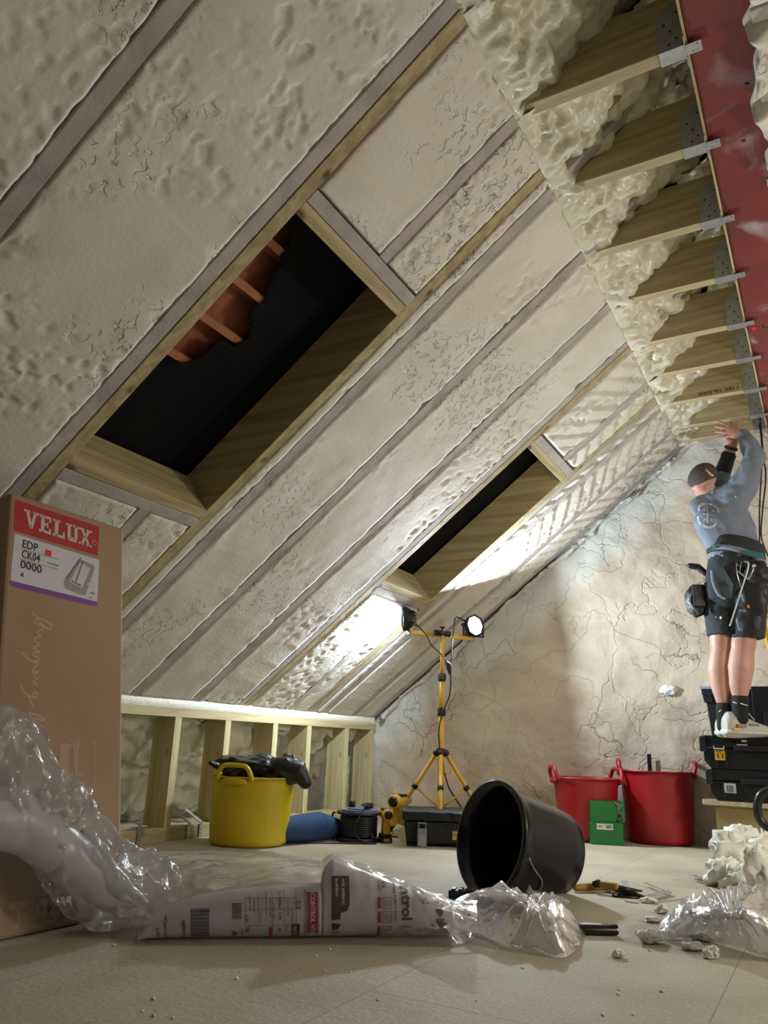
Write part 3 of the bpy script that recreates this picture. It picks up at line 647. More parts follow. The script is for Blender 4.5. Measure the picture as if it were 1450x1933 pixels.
stroke(mb, [(91+21*cos(a), 1716-27*sin(a)) for a in np.linspace(0, 2*pi, 18)], .007, n=2); stroke(mb, [(76, 1699), (106, 1733)], .016); stroke(mb, [(106, 1697), (76, 1736)], .016)
mb.build('printed_crossed_circle', prt2, box)
# side label on the dark narrow side
MB().box((-.0015, .80, -.20), (-.0005, .98, -.03), lambda u, v, n: bp(u, v, n)).build('side_label', mat('label_red_dark', (.35, .02, .02), .5), box)

# ---- flexible tubs
def tub(name, c, rb, rt, h, col, label, cat, group, hdirs, sq=1., parent_rot=0, ticks=False, wall=.006, hh=.055):
    t = thing(name, c, label, cat, group); m = mat(name+'_plastic', col, .38, var=.12, vscale=7, sss=.0, coat=.1)
    def ring(r, z, k=1.): return (Vector((c.x, c.y, z)), Vector((r, 0, 0)), Vector((0, r*sq, 0)))
    mb = MB(); R = []
    for q in np.linspace(0, 1, 14): R.append(ring(rb+(rt-rb)*q**.9, h*q))
    R.insert(0, ring(rb*.9, 0)); R[1] = ring(rb, .012)
    R += [ring(rt+.008, h-.004), ring(rt+.009, h+.004), ring(rt-.002, h+.005)]
    for q in np.linspace(1, .03, 10): R.append(ring(rb+(rt-rb)*q**.9-wall, h*q))
    mb.loft(R, 48); 
    mb.build('body', m, t)
    for a in hdirs:
        mb = MB(); w = .085
        d = Vector((cos(a), sin(a)*sq, 0)); e = Vector((-sin(a), cos(a), 0)); p0 = Vector((c.x, c.y, h))+d*(rt+.002)
        pts = [p0-e*w-d*.012-UP*.01, p0-e*w*.93+UP*.02, p0-e*w*.72+UP*(hh*.85)+d*.004, p0-e*w*.4+UP*hh+d*.006, p0+e*w*.4+UP*hh+d*.006, p0+e*w*.72+UP*(hh*.85)+d*.004, p0+e*w*.93+UP*.02, p0+e*w-d*.012-UP*.01]
        mb.tube(smoothline(pts, 6), .011, 10); mb.build('handle', m, t)
        mb = MB(); mb.ball(p0-UP*.016-d*.002, (.02, .07, .02), 12, Matrix.Rotation(a, 3, 'Z')); mb.build('handle_boss', m, t)
    if ticks:
        mb = MB()
        for k in range(26):
            z = .045+k*.009; a = ticks; L = .11 if k % 5 == 0 else .05
            for j in range(6):
                aa = a-j*L/6; ab = a-(j+1)*L/6; q = z/h; r = rb+(rt-rb)*q**.9+.0012
                mb.add([Vector((c.x+r*cos(x), c.y+r*sin(x)*sq, zz)) for x, zz in ((aa, z), (ab, z), (ab, z+.0012), (aa, z+.0012))], [(0, 1, 2, 3)])
        mb.build('volume_marks', mat('raised_yellow', (.85, .62, .05), .5), t)
    return t
yc = front(468, 1603, .185)
tub('flexible_tub', yc, .178, .205, .30, (.62, .46, .005), 'yellow flexible bucket tub with black bag on top, left of the tripod', 'tub', None, [math.radians(-76), math.radians(104)], ticks=math.radians(-22))
r1 = front(1110, 1592, .16)
tub('flexible_tub', r1, .145, .180, .325, (.40, .010, .018), 'smaller red flexible tub partly behind the black bucket and green boxes', 'tub', 'red tubs by the wall', [math.radians(-150), math.radians(35)])
r2 = front(1248, 1597, .165)
tub('flexible_tub', r2, .176, .198, .375, (.36, .009, .017), 'larger red flexible tub against the plastered wall, right of the green boxes', 'tub', 'red tubs by the wall', [math.radians(-165), math.radians(15), math.radians(85)][:2])
p = ony(1226, 1442, r2.y+.05); 
tag(MB().box((p.x-.01, p.y, .1), (p.x+.012, p.y+.004, p.z+.055)).build('saw_blade', BLACK, at=(p.x, p.y, .1)), 'thin black strip sticking up out of the larger red tub', 'metal strip')
p = ony(1303, 1452, r2.y+.1)
mb = MB().ball(p+Vector((0, 0, .0)), (.022, .02, .035), 14); tag(mb.build('foam_scrap', mat('white_foam', (.8, .8, .78), .6), at=p), 'small white foam lump on the back rim of the larger red tub', 'foam scrap')
# level hidden behind red tub: yellow end
p = onz(1094, 1590)
mb = MB().box((p.x-.0, p.y, .005), (p.x+.16, p.y+.03, .028)); lv = mb.build('spirit_level', BLACK, at=p); tag(lv, 'black spirit level with yellow end lying by the smaller red tub', 'spirit level')
MB().box((p.x-.012, p.y-.001, .004), (p.x+.014, p.y+.031, .029)).build('end_cap', YEL, lv)

# ---- black bag on the yellow tub
BAGM = mat('bin_bag_black', (.006, .006, .007), .42, bump=.012, bscale=14, spec=.5)
top = Vector((yc.x, yc.y, .315))
rt_ = Vector((_r[0], _r[1], 0)).normalized()
def blob(mb, c, r, seed, am=.25, n=36, sc=6, ridg=0):
    vs = []; k = len(mb.v); tmp = MB().ball((0, 0, 0), 1, n)
    for v in tmp.v:
        h = 1+am*fr_(v, sc*.3, 4, seed)+ridg*(abs(nz(v, sc*.6, seed+2))-.2)
        vs.append(Vector(c)+Vector((v.x*r[0], v.y*r[1], v.z*r[2]))*h)
    mb.add(vs, tmp.f, True); return mb
mb = MB()
blob(mb, top+rt_*-.02+UP*.03, (.17, .14, .06), 1, .35); blob(mb, top+rt_*.16+UP*.022-fwd(500)*.05, (.09, .09, .07), 2, .3); blob(mb, top+rt_*.03+UP*.062, (.06, .06, .035), 3)
mb.limb([top+rt_*-.15+UP*.02-fwd(450)*.06, top+rt_*-.21+UP*.045-fwd(450)*.12], [.02, .011])
mb.limb([top+rt_*.12+UP*.04-fwd(450)*.1, top+rt_*.21+UP*.02-fwd(450)*.1, top+rt_*.245-UP*.03-fwd(450)*.1], [.045, .045, .03])
tag(mb.build('black_bag', BAGM, at=top, remesh=.006, smoothit=3), 'black plastic bag heaped on the yellow tub', 'bag')
# ---- blue cloth roll on the floor behind the yellow tub
c0 = front(565, 1594, .06); c1 = front(632, 1586, .05)
mb = MB(); mb.limb([c0+UP*.065-(c1-c0)*.6, c0+UP*.065, (c0+c1)/2+UP*.068, c1+UP*.052], [.05, .066, .068, .048], 24)
tag(mb.build('work_jacket', mat('blue_fabric', (.012, .045, .13), .85, bump=.006, bscale=16), at=c0, remesh=.006, smoothit=4), 'rolled blue jacket on the floor between the yellow tub and the cable reel', 'jacket')
# ---- cable reel
rc = front(676, 1592, .115)
reel = thing('cable_reel', rc, 'black cable reel lying flat with blue-grey socket plate, beside the drills', 'cable reel')
DKB = mat('reel_plastic', (.015, .018, .024), .4)
def disc(mb, c, r, z0, z1, n=36): mb.loft([(Vector((c.x, c.y, z0)), Vector((r, 0, 0)), Vector((0, r, 0))), (Vector((c.x, c.y, z1)), Vector((r, 0, 0)), Vector((0, r, 0)))], n)
mb = MB(); disc(mb, rc, .115, 0, .018); disc(mb, rc, .075, .018, .12); mb.build('drum', DKB, reel, bevel=.002)
mb = MB()
for k in range(9): 
    z = .028+k*.0105; mb.tube([rc+Vector((.092*cos(a), .092*sin(a), z)) for a in np.linspace(0, 2*pi, 30)], .0055, 6, False)
mb.build('wound_cable', DKB, reel)
mb = MB(); disc(mb, rc, .115, .125, .140); mb.build('top_flange', DKB, reel, bevel=.004)
mb = MB(); disc(mb, rc, .088, .140, .147); disc(mb, rc, .06, .147, .155); mb.build('socket_plate', mat('reel_blue_grey', (.12, .17, .28), .4), reel, bevel=.002)
for k, (a, h) in enumerate(((2.9, .03), (1.2, .022), (.4, .026), (-.3, .022))):
    q = rc+Vector((.055*cos(a), .055*sin(a), 0)); mb = MB(); disc(mb, q, .017, .155, .155+h, 16); mb.build('socket_plug', BLACK, reel)
mb = MB(); l_ = rc-rt_*.122
mb.tube(smoothline([l_+Vector((0, 0, .13)), l_-rt_*.012+UP*.12, l_-rt_*.014+UP*.06, l_-rt_*.004+UP*.0], 5), .006, 8); mb.build('stand_leg', DKB, reel)
cab = MB(); f0 = -fwd(676)
cab.tube(smoothline([rc+UP*.168+rt_*.01, rc+UP*.175+rt_*.03+f0*.07, rc+UP*.12+f0*.125+rt_*.0, rc+UP*.05+f0*.135-rt_*.02, rc+UP*.012+f0*.15+rt_*.03, rc+UP*.03+f0*.15+rt_*.07, rc+UP*.05+f0*.14+rt_*.06], 7), .0035, 8)
cab.tube(smoothline([rc+f0*.14+UP*.004+rt_*.09, rc+f0*.16+UP*.004-rt_*.05, rc+f0*.19+UP*.004-rt_*.2, rc+f0*.23+UP*.004-rt_*.38], 8), .0035, 8)
tag(cab.build('power_cable', RUBBER, at=rc), 'thin black cable looping down from the cable reel and along the floor', 'cable')
# ---- cordless drills
def drill(c, face, s, label):
    t = thing('cordless_drill', c, label, 'cordless drill', 'yellow and black cordless tools'); d = Vector((cos(face), sin(face), 0)); e = Vector((-sin(face), cos(face), 0))
    def F(x, y, z): return c+d*x*s+e*y*s+UP*z*s
    MB().box((-.045, -.036, 0), (.06, .036, .028), F).box((-.04, -.032, .028), (.055, .032, .05), F).build('battery', BLACK, t, bevel=.004)
    MB().box((-.046, -.02, .006), (-.0455, .02, .026), F).build('battery_latch', YEL, t)
    mb = MB().prism([(-.045, .05), (.05, .05), (.03, .075), (.02, .14), (-.03, .14), (-.038, .075)], -.022, .022, F); mb.build('grip', YEL, t, bevel=.006)
    mb = MB().tube([F(-.065, 0, .165), F(-.06, 0, .165), F(.04, 0, .165), (F(.06, 0, .165))], [.024*s, .034*s, .034*s, .028*s], 18); mb.build('motor_housing', YEL, t)
    mb = MB().tube([F(-.075, 0, .165), F(-.05, 0, .165)], [.020*s, .0345*s], 18).box((-.03, -.026, .14), (.04, .026, .199), F); mb.build('rear_cap', BLACK, t, bevel=.004)
    mb = MB().tube([F(.06, 0, .165), F(.10, 0, .165), F(.115, 0, .165)], [.022*s, .020*s, .010*s], 16); mb.build('chuck', METAL, t)
    return t
dc = front(727, 1592, .05)
drill(dc, math.atan2(fwd(720).y, fwd(720).x)+.25, .80, 'small yellow and black cordless drill standing on its battery in front of the cable reel')
dc2 = front(752, 1589, .05)+fwd(745)*.17
drill(dc2, math.atan2(fwd(745).y, fwd(745).x)-.5, 1.08, 'larger yellow and black cordless drill standing behind, left end of the long toolbox')

# ---- long toolbox on the floor with an open grey latch
tb0, tb1 = onz(762, 1598), onz(905, 1598); tb0 = tb0+fwd(760)*.0; tb1 = Vector((tb1.x, tb1.y, 0))
e1 = rt_.copy(); e2 = Vector((-e1.y, e1.x, 0)); o_ = onz(763, 1597)
tbx = thing('toolbox', o_, 'long flat black toolbox with grey latch hanging open, before the tripod', 'toolbox')
def TF(x, y, z): return o_+e1*x+e2*y+UP*z
LT = .50
MB().box((0, 0, .012), (LT, .30, .115), TF).build('case_body', BLACKR, tbx, bevel=.01)
MB().box((-.012, -.012, .118), (LT+.012, .31, .162), TF).build('lid', BLACKR, tbx, bevel=.006)
mb = MB()
for x0, x1 in ((.0, .085), (.115, .20), (.235, .30), (.33, .46)): mb.box((x0, -.018, .128), (x1, -.011, .158), TF)
mb.split('lid_rib', BLACK, tbx, bevel=.003)
mb = MB().box((.20, -.006, .085), (LT-.02, 0, .10), TF); mb.build('handle_recess', BLACK, tbx, bevel=.002)
for x in (.03, .40): MB().box((x, .02, 0), (x+.06, .28, .012), TF).build('foot', BLACK, tbx)
GREY = mat('grey_plastic', (.22, .23, .26), .45)
MB().box((.062, -.035, -.0), (.108, -.022, .085), TF).box((.066, -.028, .085), (.071, -.012, .11), TF).box((.099, -.028, .085), (.104, -.012, .11), TF).box((.062, -.028, .105), (.108, -.014, .112), TF).build('open_latch', GREY, tbx, bevel=.002)
MB().box((.068, -.037, .006), (.102, -.034, .055), TF).build('latch_rib', mat('grey_plastic_pale', (.32, .33, .36), .45), tbx)
lbl = MB().box((.235, -.0025, .035), (.315, -.0005, .075), TF).build('warning_label', mat('label_orange', (.62, .36, .05), .5), tbx)
mb = MB(); ink_text(mb, 'WARNING', .012, lambda a, b: TF(.24+a, -.0032, .079+b)); mb.box((.24, -.0035, .055), (.272, -.003, .059), TF).box((.24, -.0035, .064), (.256, -.003, .066), TF); mb.prism([(.285, .07), (.30, .07), (.296, .055), (.305, .04), (.295, .04), (.288, .055)], -.0035, -.003, TF)
mb.build('label_marks', mat('label_ink', (.18, .08, .02), .6), lbl)
# folded card/bag at its left end
mb = MB().add([TF(-.06, -.02, .07), TF(.0, -.03, .09), TF(.01, -.03, .0), TF(-.035, .05, .095), TF(-.02, .0, .03)], [(0, 3, 1), (0, 1, 2, 4), (3, 4, 2, 1)])
tag(mb.build('paper_wrapper', mat('khaki_paper', (.34, .32, .20), .6), at=TF(-.03, 0, 0), solid=.002), 'crumpled khaki wrapper leaning between the drill and the toolbox', 'wrapper')

# ---- tripod work light
TC = Vector((-1.90, 4.0, 0)); topz = 1.085
tp = thing('work_light_tripod', TC, 'yellow tripod stand carrying two LED floodlights on a crossbar', 'work light')
mb = MB().tube([TC+UP*.32, TC+UP*.66], .0165, 16).tube([TC+UP*.66, TC+UP*.85], .0145, 16).tube([TC+UP*.85, TC+UP*topz], .0115, 16); mb.build('pole', YPAINT, tp)
for z, r in ((.655, .023), (.845, .021)): MB().tube([TC+UP*(z-.022), TC+UP*(z+.022)], r, 16).box((TC.x+.01, TC.y-.03, z-.015), (TC.x+.035, TC.y-.015, z+.015)).build('pole_clamp', BLACK, tp, bevel=.002)
MB().tube([TC+UP*.435, TC+UP*.46], .022, 16).build('hub', BLACK, tp)
tow = -fwd(836)
for ang in (0, 95, 180, 265):
    a = math.radians(ang); d = tow*cos(a)+Vector((-tow.y, tow.x, 0))*sin(a)
    L_ = .30; ft = TC+d*L_+UP*.012; h0 = TC+d*.026+UP*.435
    if ang == 265: pass
    lg = MB().tube([h0, ft], .0115, 12).build('leg', YPAINT, tp)
    k = h0.lerp(ft, .42); MB().tube([k+(h0-ft).normalized()*.012, k-(h0-ft).normalized()*.012], .016, 12).build('leg_clamp', BLACK, lg)
    MB().tube([k, TC+d*.02+UP*.16], .005, 8).build('brace', YPAINT, lg)
    MB().ball(h0, .02, 12).build('knuckle', BLACK, lg); MB().ball(ft, .014, 10).build('foot', RUBBER, lg)
MB().tube([TC+UP*.16, TC+UP*.32], .012, 12).build('inner_pole', YPAINT, tp)
MB().tube(smoothline([TC+rt_*.015+UP*.335, TC+rt_*.05+UP*.332, TC+rt_*.055+UP*.355], 4), .004, 8).build('cable_hook', YPAINT, tp)
bl, br = onz(772, 1193, topz+.008), onz(893, 1206, topz+.008); bd = (br-bl).normalized(); bs = Vector((-bd.y, bd.x, 0))
def BF(x, y, z): return bl+bd*x+bs*y+UP*z
Lb = (br-bl).length
MB().box((0, -.012, -.012), (Lb, .012, .012), BF).build('crossbar', YPAINT, tp, bevel=.002)
MB().box((-.004, -.013, -.013), (.006, .013, .013), BF).box((Lb-.006, -.013, -.013), (Lb+.004, .013, .013), BF).build('bar_end_cap', mat('grey_cap', (.3, .28, .26), .5), tp)
cm = (TC+UP*(topz+.01)); MB().tube([cm-bd*.05, cm+bd*.05], .017, 10).tube([cm, cm+UP*.035], .005, 8).tube([cm+UP*.03, cm+UP*.038], .015, 12).build('bar_clamp', BLACK, tp)
def lamp(c, nrm, label, lit):
    r = nrm.to_track_quat('Z', 'Y').to_matrix()
    def LF(x, y, z): return c+r@Vector((x, y, z))
    body = MB().loft([(LF(0, 0, -.045), r@Vector((.03, 0, 0)), r@Vector((0, .03, 0))), (LF(0, 0, -.03), r@Vector((.05, 0, 0)), r@Vector((0, .05, 0))), (LF(0, 0, 0), r@Vector((.068, 0, 0)), r@Vector((0, .068, 0))), (LF(0, 0, .02), r@Vector((.07, 0, 0)), r@Vector((0, .07, 0))), (LF(0, 0, .02), r@Vector((.058, 0, 0)), r@Vector((0, .058, 0))), (LF(0, 0, .012), r@Vector((.056, 0, 0)), r@Vector((0, .056, 0)))], 8).build('lamp_housing', BLACKR, tp)
    MB().loft([(LF(0, 0, .013), r@Vector((.055, 0, 0)), r@Vector((0, .055, 0))), (LF(0, 0, .0145), r@Vector((.055, 0, 0)), r@Vector((0, .055, 0)))], 24).build('led_panel', glow('led_glow', (.9, .97, 1), 30), body)
    mb = MB()
    for k in range(6): mb.box((-.045, -.04+k*.015, -.052), (.045, -.037+k*.015, -.02), LF)
    mb.split('cooling_fin', BLACKR, body)
    side = nrm.cross(UP).normalized(); b0 = Vector((c.x, c.y, bl.z+.012))
    MB().tube([c+side*.075, c+side*.075-UP*.06, b0+side*.03+UP*.005], .006, 8).tube([c-side*.075, c-side*.075-UP*.06, b0-side*.03+UP*.005], .006, 8).tube([b0+side*.035+UP*.005, b0-side*.035+UP*.005], .009, 8).tube([b0-UP*.005, b0+UP*.02], .008, 8).ball(c+side*.078, .012, 10).build('bracket', BLACKR, tp)
    return body
lamp(LEDR-LEDR_N*.0, LEDR_N, '', 1)
lb_ = lamp(LEDL, LEDL_N, '', 1)
sd = Vector((0, 0, 1)); rr = LEDL_N.to_track_quat('Z', 'Y').to_matrix()
q = LEDL-LEDL_N*.046-UP*.02
MB().add([q+rt_*-.012, q+rt_*.006, q+rt_*.006-UP*.03, q-rt_*.012-UP*.03], [(0, 1, 2, 3)]).build('rating_label', mat('label_yellow', (.6, .65, .1), .5), lb_)
j = ony(849, 1256, 3.93)
mb = MB(); mb.tube(smoothline([LEDL-LEDL_N*.04-UP*.02, ony(803, 1196, 3.86), ony(815, 1218, 3.90), ony(832, 1234, 3.93), ony(842, 1248, 3.93)], 6), .0035, 8)
mb.tube(smoothline([LEDR-LEDR_N*.045+UP*.02, ony(862, 1165, 4.15), ony(857, 1185, 4.1), ony(854, 1215, 4.0), ony(852, 1248, 3.93)], 6), .0035, 8)
mb.tube(smoothline([ony(850, 1272, 3.93), ony(851, 1290, 3.94), ony(848, 1315, 3.95), ony(836, 1345, 3.95), ony(829, 1375, 3.95), ony(829, 1400, 3.96), ony(833, 1430, 3.98), ony(845, 1480, 4.05), ony(855, 1500, 4.1), ony(872, 1527, 4.15), onz(895, 1575, .005)], 6), .004, 8)
mb.build('power_lead', RUBBER, tp)
MB().loft([(ony(843, 1248, 3.93), rt_*.008, Vector((0, .008, 0))), (ony(847, 1254, 3.93), rt_*.016, Vector((0, .01, 0))), (ony(848, 1264, 3.93), rt_*.012, Vector((0, .01, 0))), (ony(850, 1274, 3.93), rt_*.005, Vector((0, .005, 0)))], 12).build('cable_splitter', RUBBER, tp)

# ---- black bucket on its side
AX = Vector((-.50, -.83, .19)).normalized()
s1_ = AX.cross(UP).normalized(); s2_ = s1_.cross(AX).normalized()
RIMR, BASR, BL_ = .178, .138, .315
rim = onz(924, 1694)+fwd(900)*.05; rim = Vector((rim.x, rim.y, 0)); rimc = Vector((rim.x, rim.y, RIMR*s2_.z+.004))
bk = thing('builders_bucket', Vector((rimc.x, rimc.y, 0)), 'large glossy black bucket lying on its side with open mouth, middle of the floor', 'bucket')
def br_(t, r): c = rimc-AX*BL_*t; return (c, s1_*r, s2_*r)
prof = [(1.0, .02), (1.0, BASR*.9), (.985, BASR), (.93, BASR+.001), (.90, BASR+.006), (.8, BASR+.010)]
prof += [(t, BASR+(RIMR-BASR)*(1-t)) for t in (.6, .4, .2, .08)]+[(.07, RIMR+.001), (.06, RIMR+.008), (.005, RIMR+.011), (0, RIMR+.006), (.0, RIMR-.004)]
prof += [(t, BASR+(RIMR-BASR)*(1-t)-.005) for t in (.2, .5, .8, .96)]+[(.965, .02)]
GB = mat('glossy_black_plastic', (.006, .007, .011), .27, spec=.4, bump=.0015, bscale=8)
MB().loft([br_(t, r) for t, r in prof], 64).build('body', GB, bk)
mb = MB(); hp = []
for k in range(25):
    a = pi*k/24; hp.append(rimc-AX*(.04+.20*sin(a))+s1_*cos(a)*(-(RIMR+.008))*1.0+s2_*(-.0)+s2_*(-(RIMR*.25+.09*0)*sin(a)))
hp = [rimc-AX*.03+s2_*0+s1_*(RIMR+.012)*1 if False else h for h in hp]
# wire handle lying against the near side
w = lambda t, a, r=.006: rimc-AX*BL_*t+(s1_*cos(a)+s2_*sin(a))*(BASR+(RIMR-BASR)*(1-t)+r)
mb.tube(smoothline([w(.10, a0, .012) if i == 0 else w(t0, a0) for i, (t0, a0) in enumerate([(.10, 3.35), (.25, 3.55), (.42, 3.75), (.50, 4.0), (.52, 4.3)])], 6), .0026, 8)
mb.build('wire_handle', METAL, bk)
MB().box((-.02, -.006, -.02), (.02, .012, .03), lambda x, y, z: w(.93, .1, 0)+s1_*y*1.2+s2_*x+AX*z).build('handle_lug', GB, bk)
# ---- green cartons
def carton(c, w, h, d, ang, label):
    t = thing('screw_box', c, label, 'box', 'green boxes of screws'); e = Vector((cos(ang), sin(ang), 0)); g = Vector((-e.y, e.x, 0))
    F = lambda x, y, z: c+e*x+g*y+UP*z
    MB().box((0, 0, .001), (w, d, h), F).build('carton', mat('green_card', (.006, .20, .035), .5, var=.15), t, bevel=.0015)
    return t, F
ea = math.atan2(rt_.y, rt_.x)
c1 = onz(1117, 1594); g1, F1 = carton(c1, .168, .113, .14, ea-.08, 'lower green box of screws on the floor in front of the red tubs')
MB().box((.03, -.0015, .075), (.115, -.0003, .105), F1).build('paper_label', mat('white_paper', (.7, .7, .66), .6), g1)
mb = MB()
for k in range(12): mb.box((.08+k*.0026, -.002, .082), (.0812+k*.0026, -.0016, .099), F1)
mb.box((.04, -.002, .09), (.06, -.0016, .094), F1); mb.build('barcode', INK, g1)
c2 = c1+rt_*.006+UP*.113; g2, F2 = carton(c2, .178, .105, .13, ea-.02, 'upper green box of screws, torn open and stacked on the lower one')
mb = MB()
rng = random.Random(3)
for k in range(16):
    a = F2(.135+rng.random()*.02, -.002-rng.random()*.004, .02+rng.random()*.07); mb.tube([a, a+rt_*(rng.random()-.5)*.03+UP*(rng.random()-.5)*.05-fwd(1180)*.004], .0016, 6)
mb.split('screw', mat('bright_screw', (.6, .6, .58), .3, .9), g2)
MB().prism([(.13, .09), (.16, .07), (.155, .04), (.165, .01), (.13, .0), (.14, .04)], -.0015, -.0005, lambda x, y, z: F2(x, y, z)).build('torn_hole', INK, g2)

# ---- bench box, tool cases and big tool box
BY = 4.50
bx0 = ony(1357, 1600, BY); bl_ = ony(1325, 1510, BY-.02)
bench = thing('hop_up_box', Vector((bx0.x, BY, 0)), 'rough timber and chipboard box used as a step under the black tool cases', 'hop-up')
zt = bl_.z+.0
BRD = mat('brown_board', (.30, .22, .085), .7, var=.2, vscale=5, stretch=(1, 8, 8))
MB().box((bx0.x, BY, 0), (bx0.x+.80, BY+.26, zt-.022)).build('carcass', BRD, bench)
mb = MB(); n = 14; ex = [(-.065 if i in (4, 5) else -.05)+.015*nz((i*.6, 0, 0), 1)-.004*(i % 3) for i in range(n)]
P_ = [(bx0.x+ex[i], BY-.02+i*.29/(n-1)) for i in range(n)]+[(bx0.x+.85, BY+.27), (bx0.x+.85, BY-.02)]
k = len(P_); mb.add([Vector((x, y, z)) for z in (zt-.022, zt) for x, y in P_], [list(range(k))[::-1], list(range(k, 2*k))]+[(i, (i+1) % k, k+(i+1) % k, k+i) for i in range(k)])
mb.build('board_top', mat('chipboard_edge', (.50, .40, .26), .7, var=.25, vscale=40), bench)
def toolcase(x, y, z, w, d, h, label):
    t = thing('tool_case', Vector((x, y, z)), label, 'tool case', 'black stacked tool cases'); F = lambda a, b, c: Vector((x+a, y+b, z+c))
    mb = MB(); mb.prism([(.03, 0), (w-.03, 0), (w, .04), (w, h*.62), (0, h*.62), (0, .04)], 0, d, F); mb.build('lower_shell', BLACK, t, bevel=.006)
    mb = MB(); mb.prism([(-.006, h*.64), (w+.006, h*.64), (w+.006, h-.02), (w-.01, h), (.01, h), (-.006, h-.02)], -.004, d+.004, F); mb.build('lid', BLACK, t, bevel=.004)
    mb = MB().prism([(-.016, h*.50), (.016, h*.50), (.016, h*.97), (-.010, h*.97), (-.016, h*.9)], -.010, .05, F); mb.build('side_latch', BLACKR, t, bevel=.003)
    for a in (.06, .105): MB().box((a, -.006, .012), (a+.006, 0, h*.6), F).build('rib', BLACKR, t, bevel=.001)
    MB().box((.15, -.018, h*.55), (.32, -.004, h*.72), F).build('handle', BLACKR, t, bevel=.004)
    return t, F
t1, G1 = toolcase(bl_.x+.045, BY-.01, zt, .46, .24, .158, 'lower black stackable tool case with a grey latch, on the timber box')
MB().box((.068, -.010, .04), (.124, -.002, .088), G1).build('front_latch', mat('latch_grey', (.38, .40, .38), .4), t1, bevel=.003)
mb = MB()
for k in range(3): mb.box((.082+k*.011, -.0112, .046), (.086+k*.011, -.0098, .078), G1)
mb.split('latch_groove', INK, t1)
t2, G2 = toolcase(bl_.x+.028, BY-.02, zt+.158, .48, .24, zt+.0-zt+.165, 'upper black stackable tool case with a yellow warning label, the man stands on it')
MB().box((.052, -.009, .098), (.056, -.003, .114), G2).box((.10, -.009, .098), (.104, -.003, .114), G2).box((.052, -.011, .096), (.104, -.003, .102), G2).build('front_latch', mat('latch_pale', (.5, .52, .5), .4), t2)
yl = MB().box((.055, -.0065, .042), (.104, -.0042, .090), G2).build('warning_label', mat('label_amber', (.60, .36, .02), .5), t2)
mb = MB().box((.06, -.008, .082), (.09, -.0066, .086), G2)
for x in (.062, .084): mb.prism([(x, .076), (x+.006, .072), (x+.012, .077), (x+.010, .062), (x+.013, .052), (x+.003, .05), (x+.006, .06)], -.008, -.0066, G2)
mb.build('label_marks', mat('label_marks', (.12, .02, .0), .6), yl)
MB().box((.165, -.021, .118), (.215, -.018, .124), G2).box((.19, -.022, .135), (.215, -.018, .145), G2).build('maker_plate', mat('plate_grey', (.5, .5, .5), .4), t2)
topcase = zt+.323
# open crate with lid standing behind
cr = thing('tool_crate', Vector((-.50, 4.62, topcase-.0)), 'deep black tool crate with pale blue rim behind the man\'s feet', 'tool crate')
q0, q1 = ony(1330, 1300, 4.64), ony(1400, 1400, 4.64)
tz = ony(1330, 1297, 4.64).z
cl = MB(); x0t = ony(1326, 1300, 4.64).x; x0b = ony(1352, 1395, 4.64).x
MB().prism([(x0b, topcase-.22), (x0b+.32, topcase-.22), (x0t+.38, tz-.02), (x0t+.012, tz-.02)], 4.62, 4.80).build('crate_body', BLACKR, cr, bevel=.005)
MB().prism([(x0t-.002, tz-.045), (x0t+.39, tz-.045), (x0t+.39, tz-.012), (x0t-.004, tz-.012)], 4.612, 4.805).prism([(x0t+.008, tz-.085), (x0t+.05, tz-.085), (x0t+.045, tz-.04), (x0t, tz-.04)], 4.606, 4.80).build('crate_rim', BLACKR, cr, bevel=.004)
MB().prism([(x0t-.008, tz-.012), (x0t+.05, tz-.012), (x0t+.05, tz+.002), (x0t-.01, tz+.004)], 4.61, 4.66).build('rim_dust', mat('dusty_blue', (.30, .40, .55), .6, bump=.003, bscale=80), cr)
lx = ony(1418, 1300, 4.60)
MB().box((lx.x, 4.585, topcase-.1), (lx.x+.2, 4.603, ony(1430, 1296, 4.6).z)).build('raised_lid', BLACK, cr, bevel=.004)
MB().box((lx.x+.05, 4.58, topcase+.03), (lx.x+.19, 4.586, topcase+.13)).build('lid_panel', BLACKR, cr, bevel=.004)

# ---- the man
PY = 4.42
def W(px, py, y=PY): return ony(px, py, y)
man = thing('person', Vector((W(1395, 1398).x, PY, topcase)), 'person in grey sweatshirt and black shorts reaching up, standing on tool cases', 'person')
SKIN = mat('skin', (.58, .33, .26), .5, sss=.15, col2=(.52, .25, .20), vscale=9, bump=.0006, bscale=120)
b = MB()
# head, tilted back; neck
hc = W(1327, 903, PY-.02); up_ = (W(1318, 876, PY-.01)-W(1338, 930, PY-.02)).normalized()
hR = Matrix((rt_, Vector((-rt_.y, rt_.x, 0)), UP)).transposed()@Matrix.Rotation(math.radians(28), 3, 'Y')
b.ball(hc, (.070, .084, .086), 24, hR)
b.ball(hc+hR@Vector((.030, .042, -.045)), (.040, .045, .045), 16, hR)
b.limb([hc+hR@Vector((.0, -.01, -.05)), W(1345, 935, PY), W(1362, 960, PY)], [.046, .050, .056])
# torso core, pelvis
b.limb([W(1362, 975), W(1375, 1010), W(1388, 1060), W(1390, 1100)], [.08, .09, .095, .10])
# legs
kL, kR = (W(1362, 1222, PY), W(1402, 1222, PY-.02))
b.limb([W(1366, 1112), W(1362, 1170), kL], [.062, .064, .056]); b.limb([W(1408, 1112), W(1406, 1170), kR], [.066, .066, .062])
b.limb([kL, W(1358, 1265, PY+.0), W(1361, 1300), W(1366, 1332), W(1367, 1362)], [.050, .058, .046, .029, .030])
b.limb([kR, W(1398, 1262, PY-.02), W(1396, 1295, PY-.02), W(1397, 1322, PY-.02), W(1398, 1350, PY-.02)], [.058, .066, .052, .034, .034])
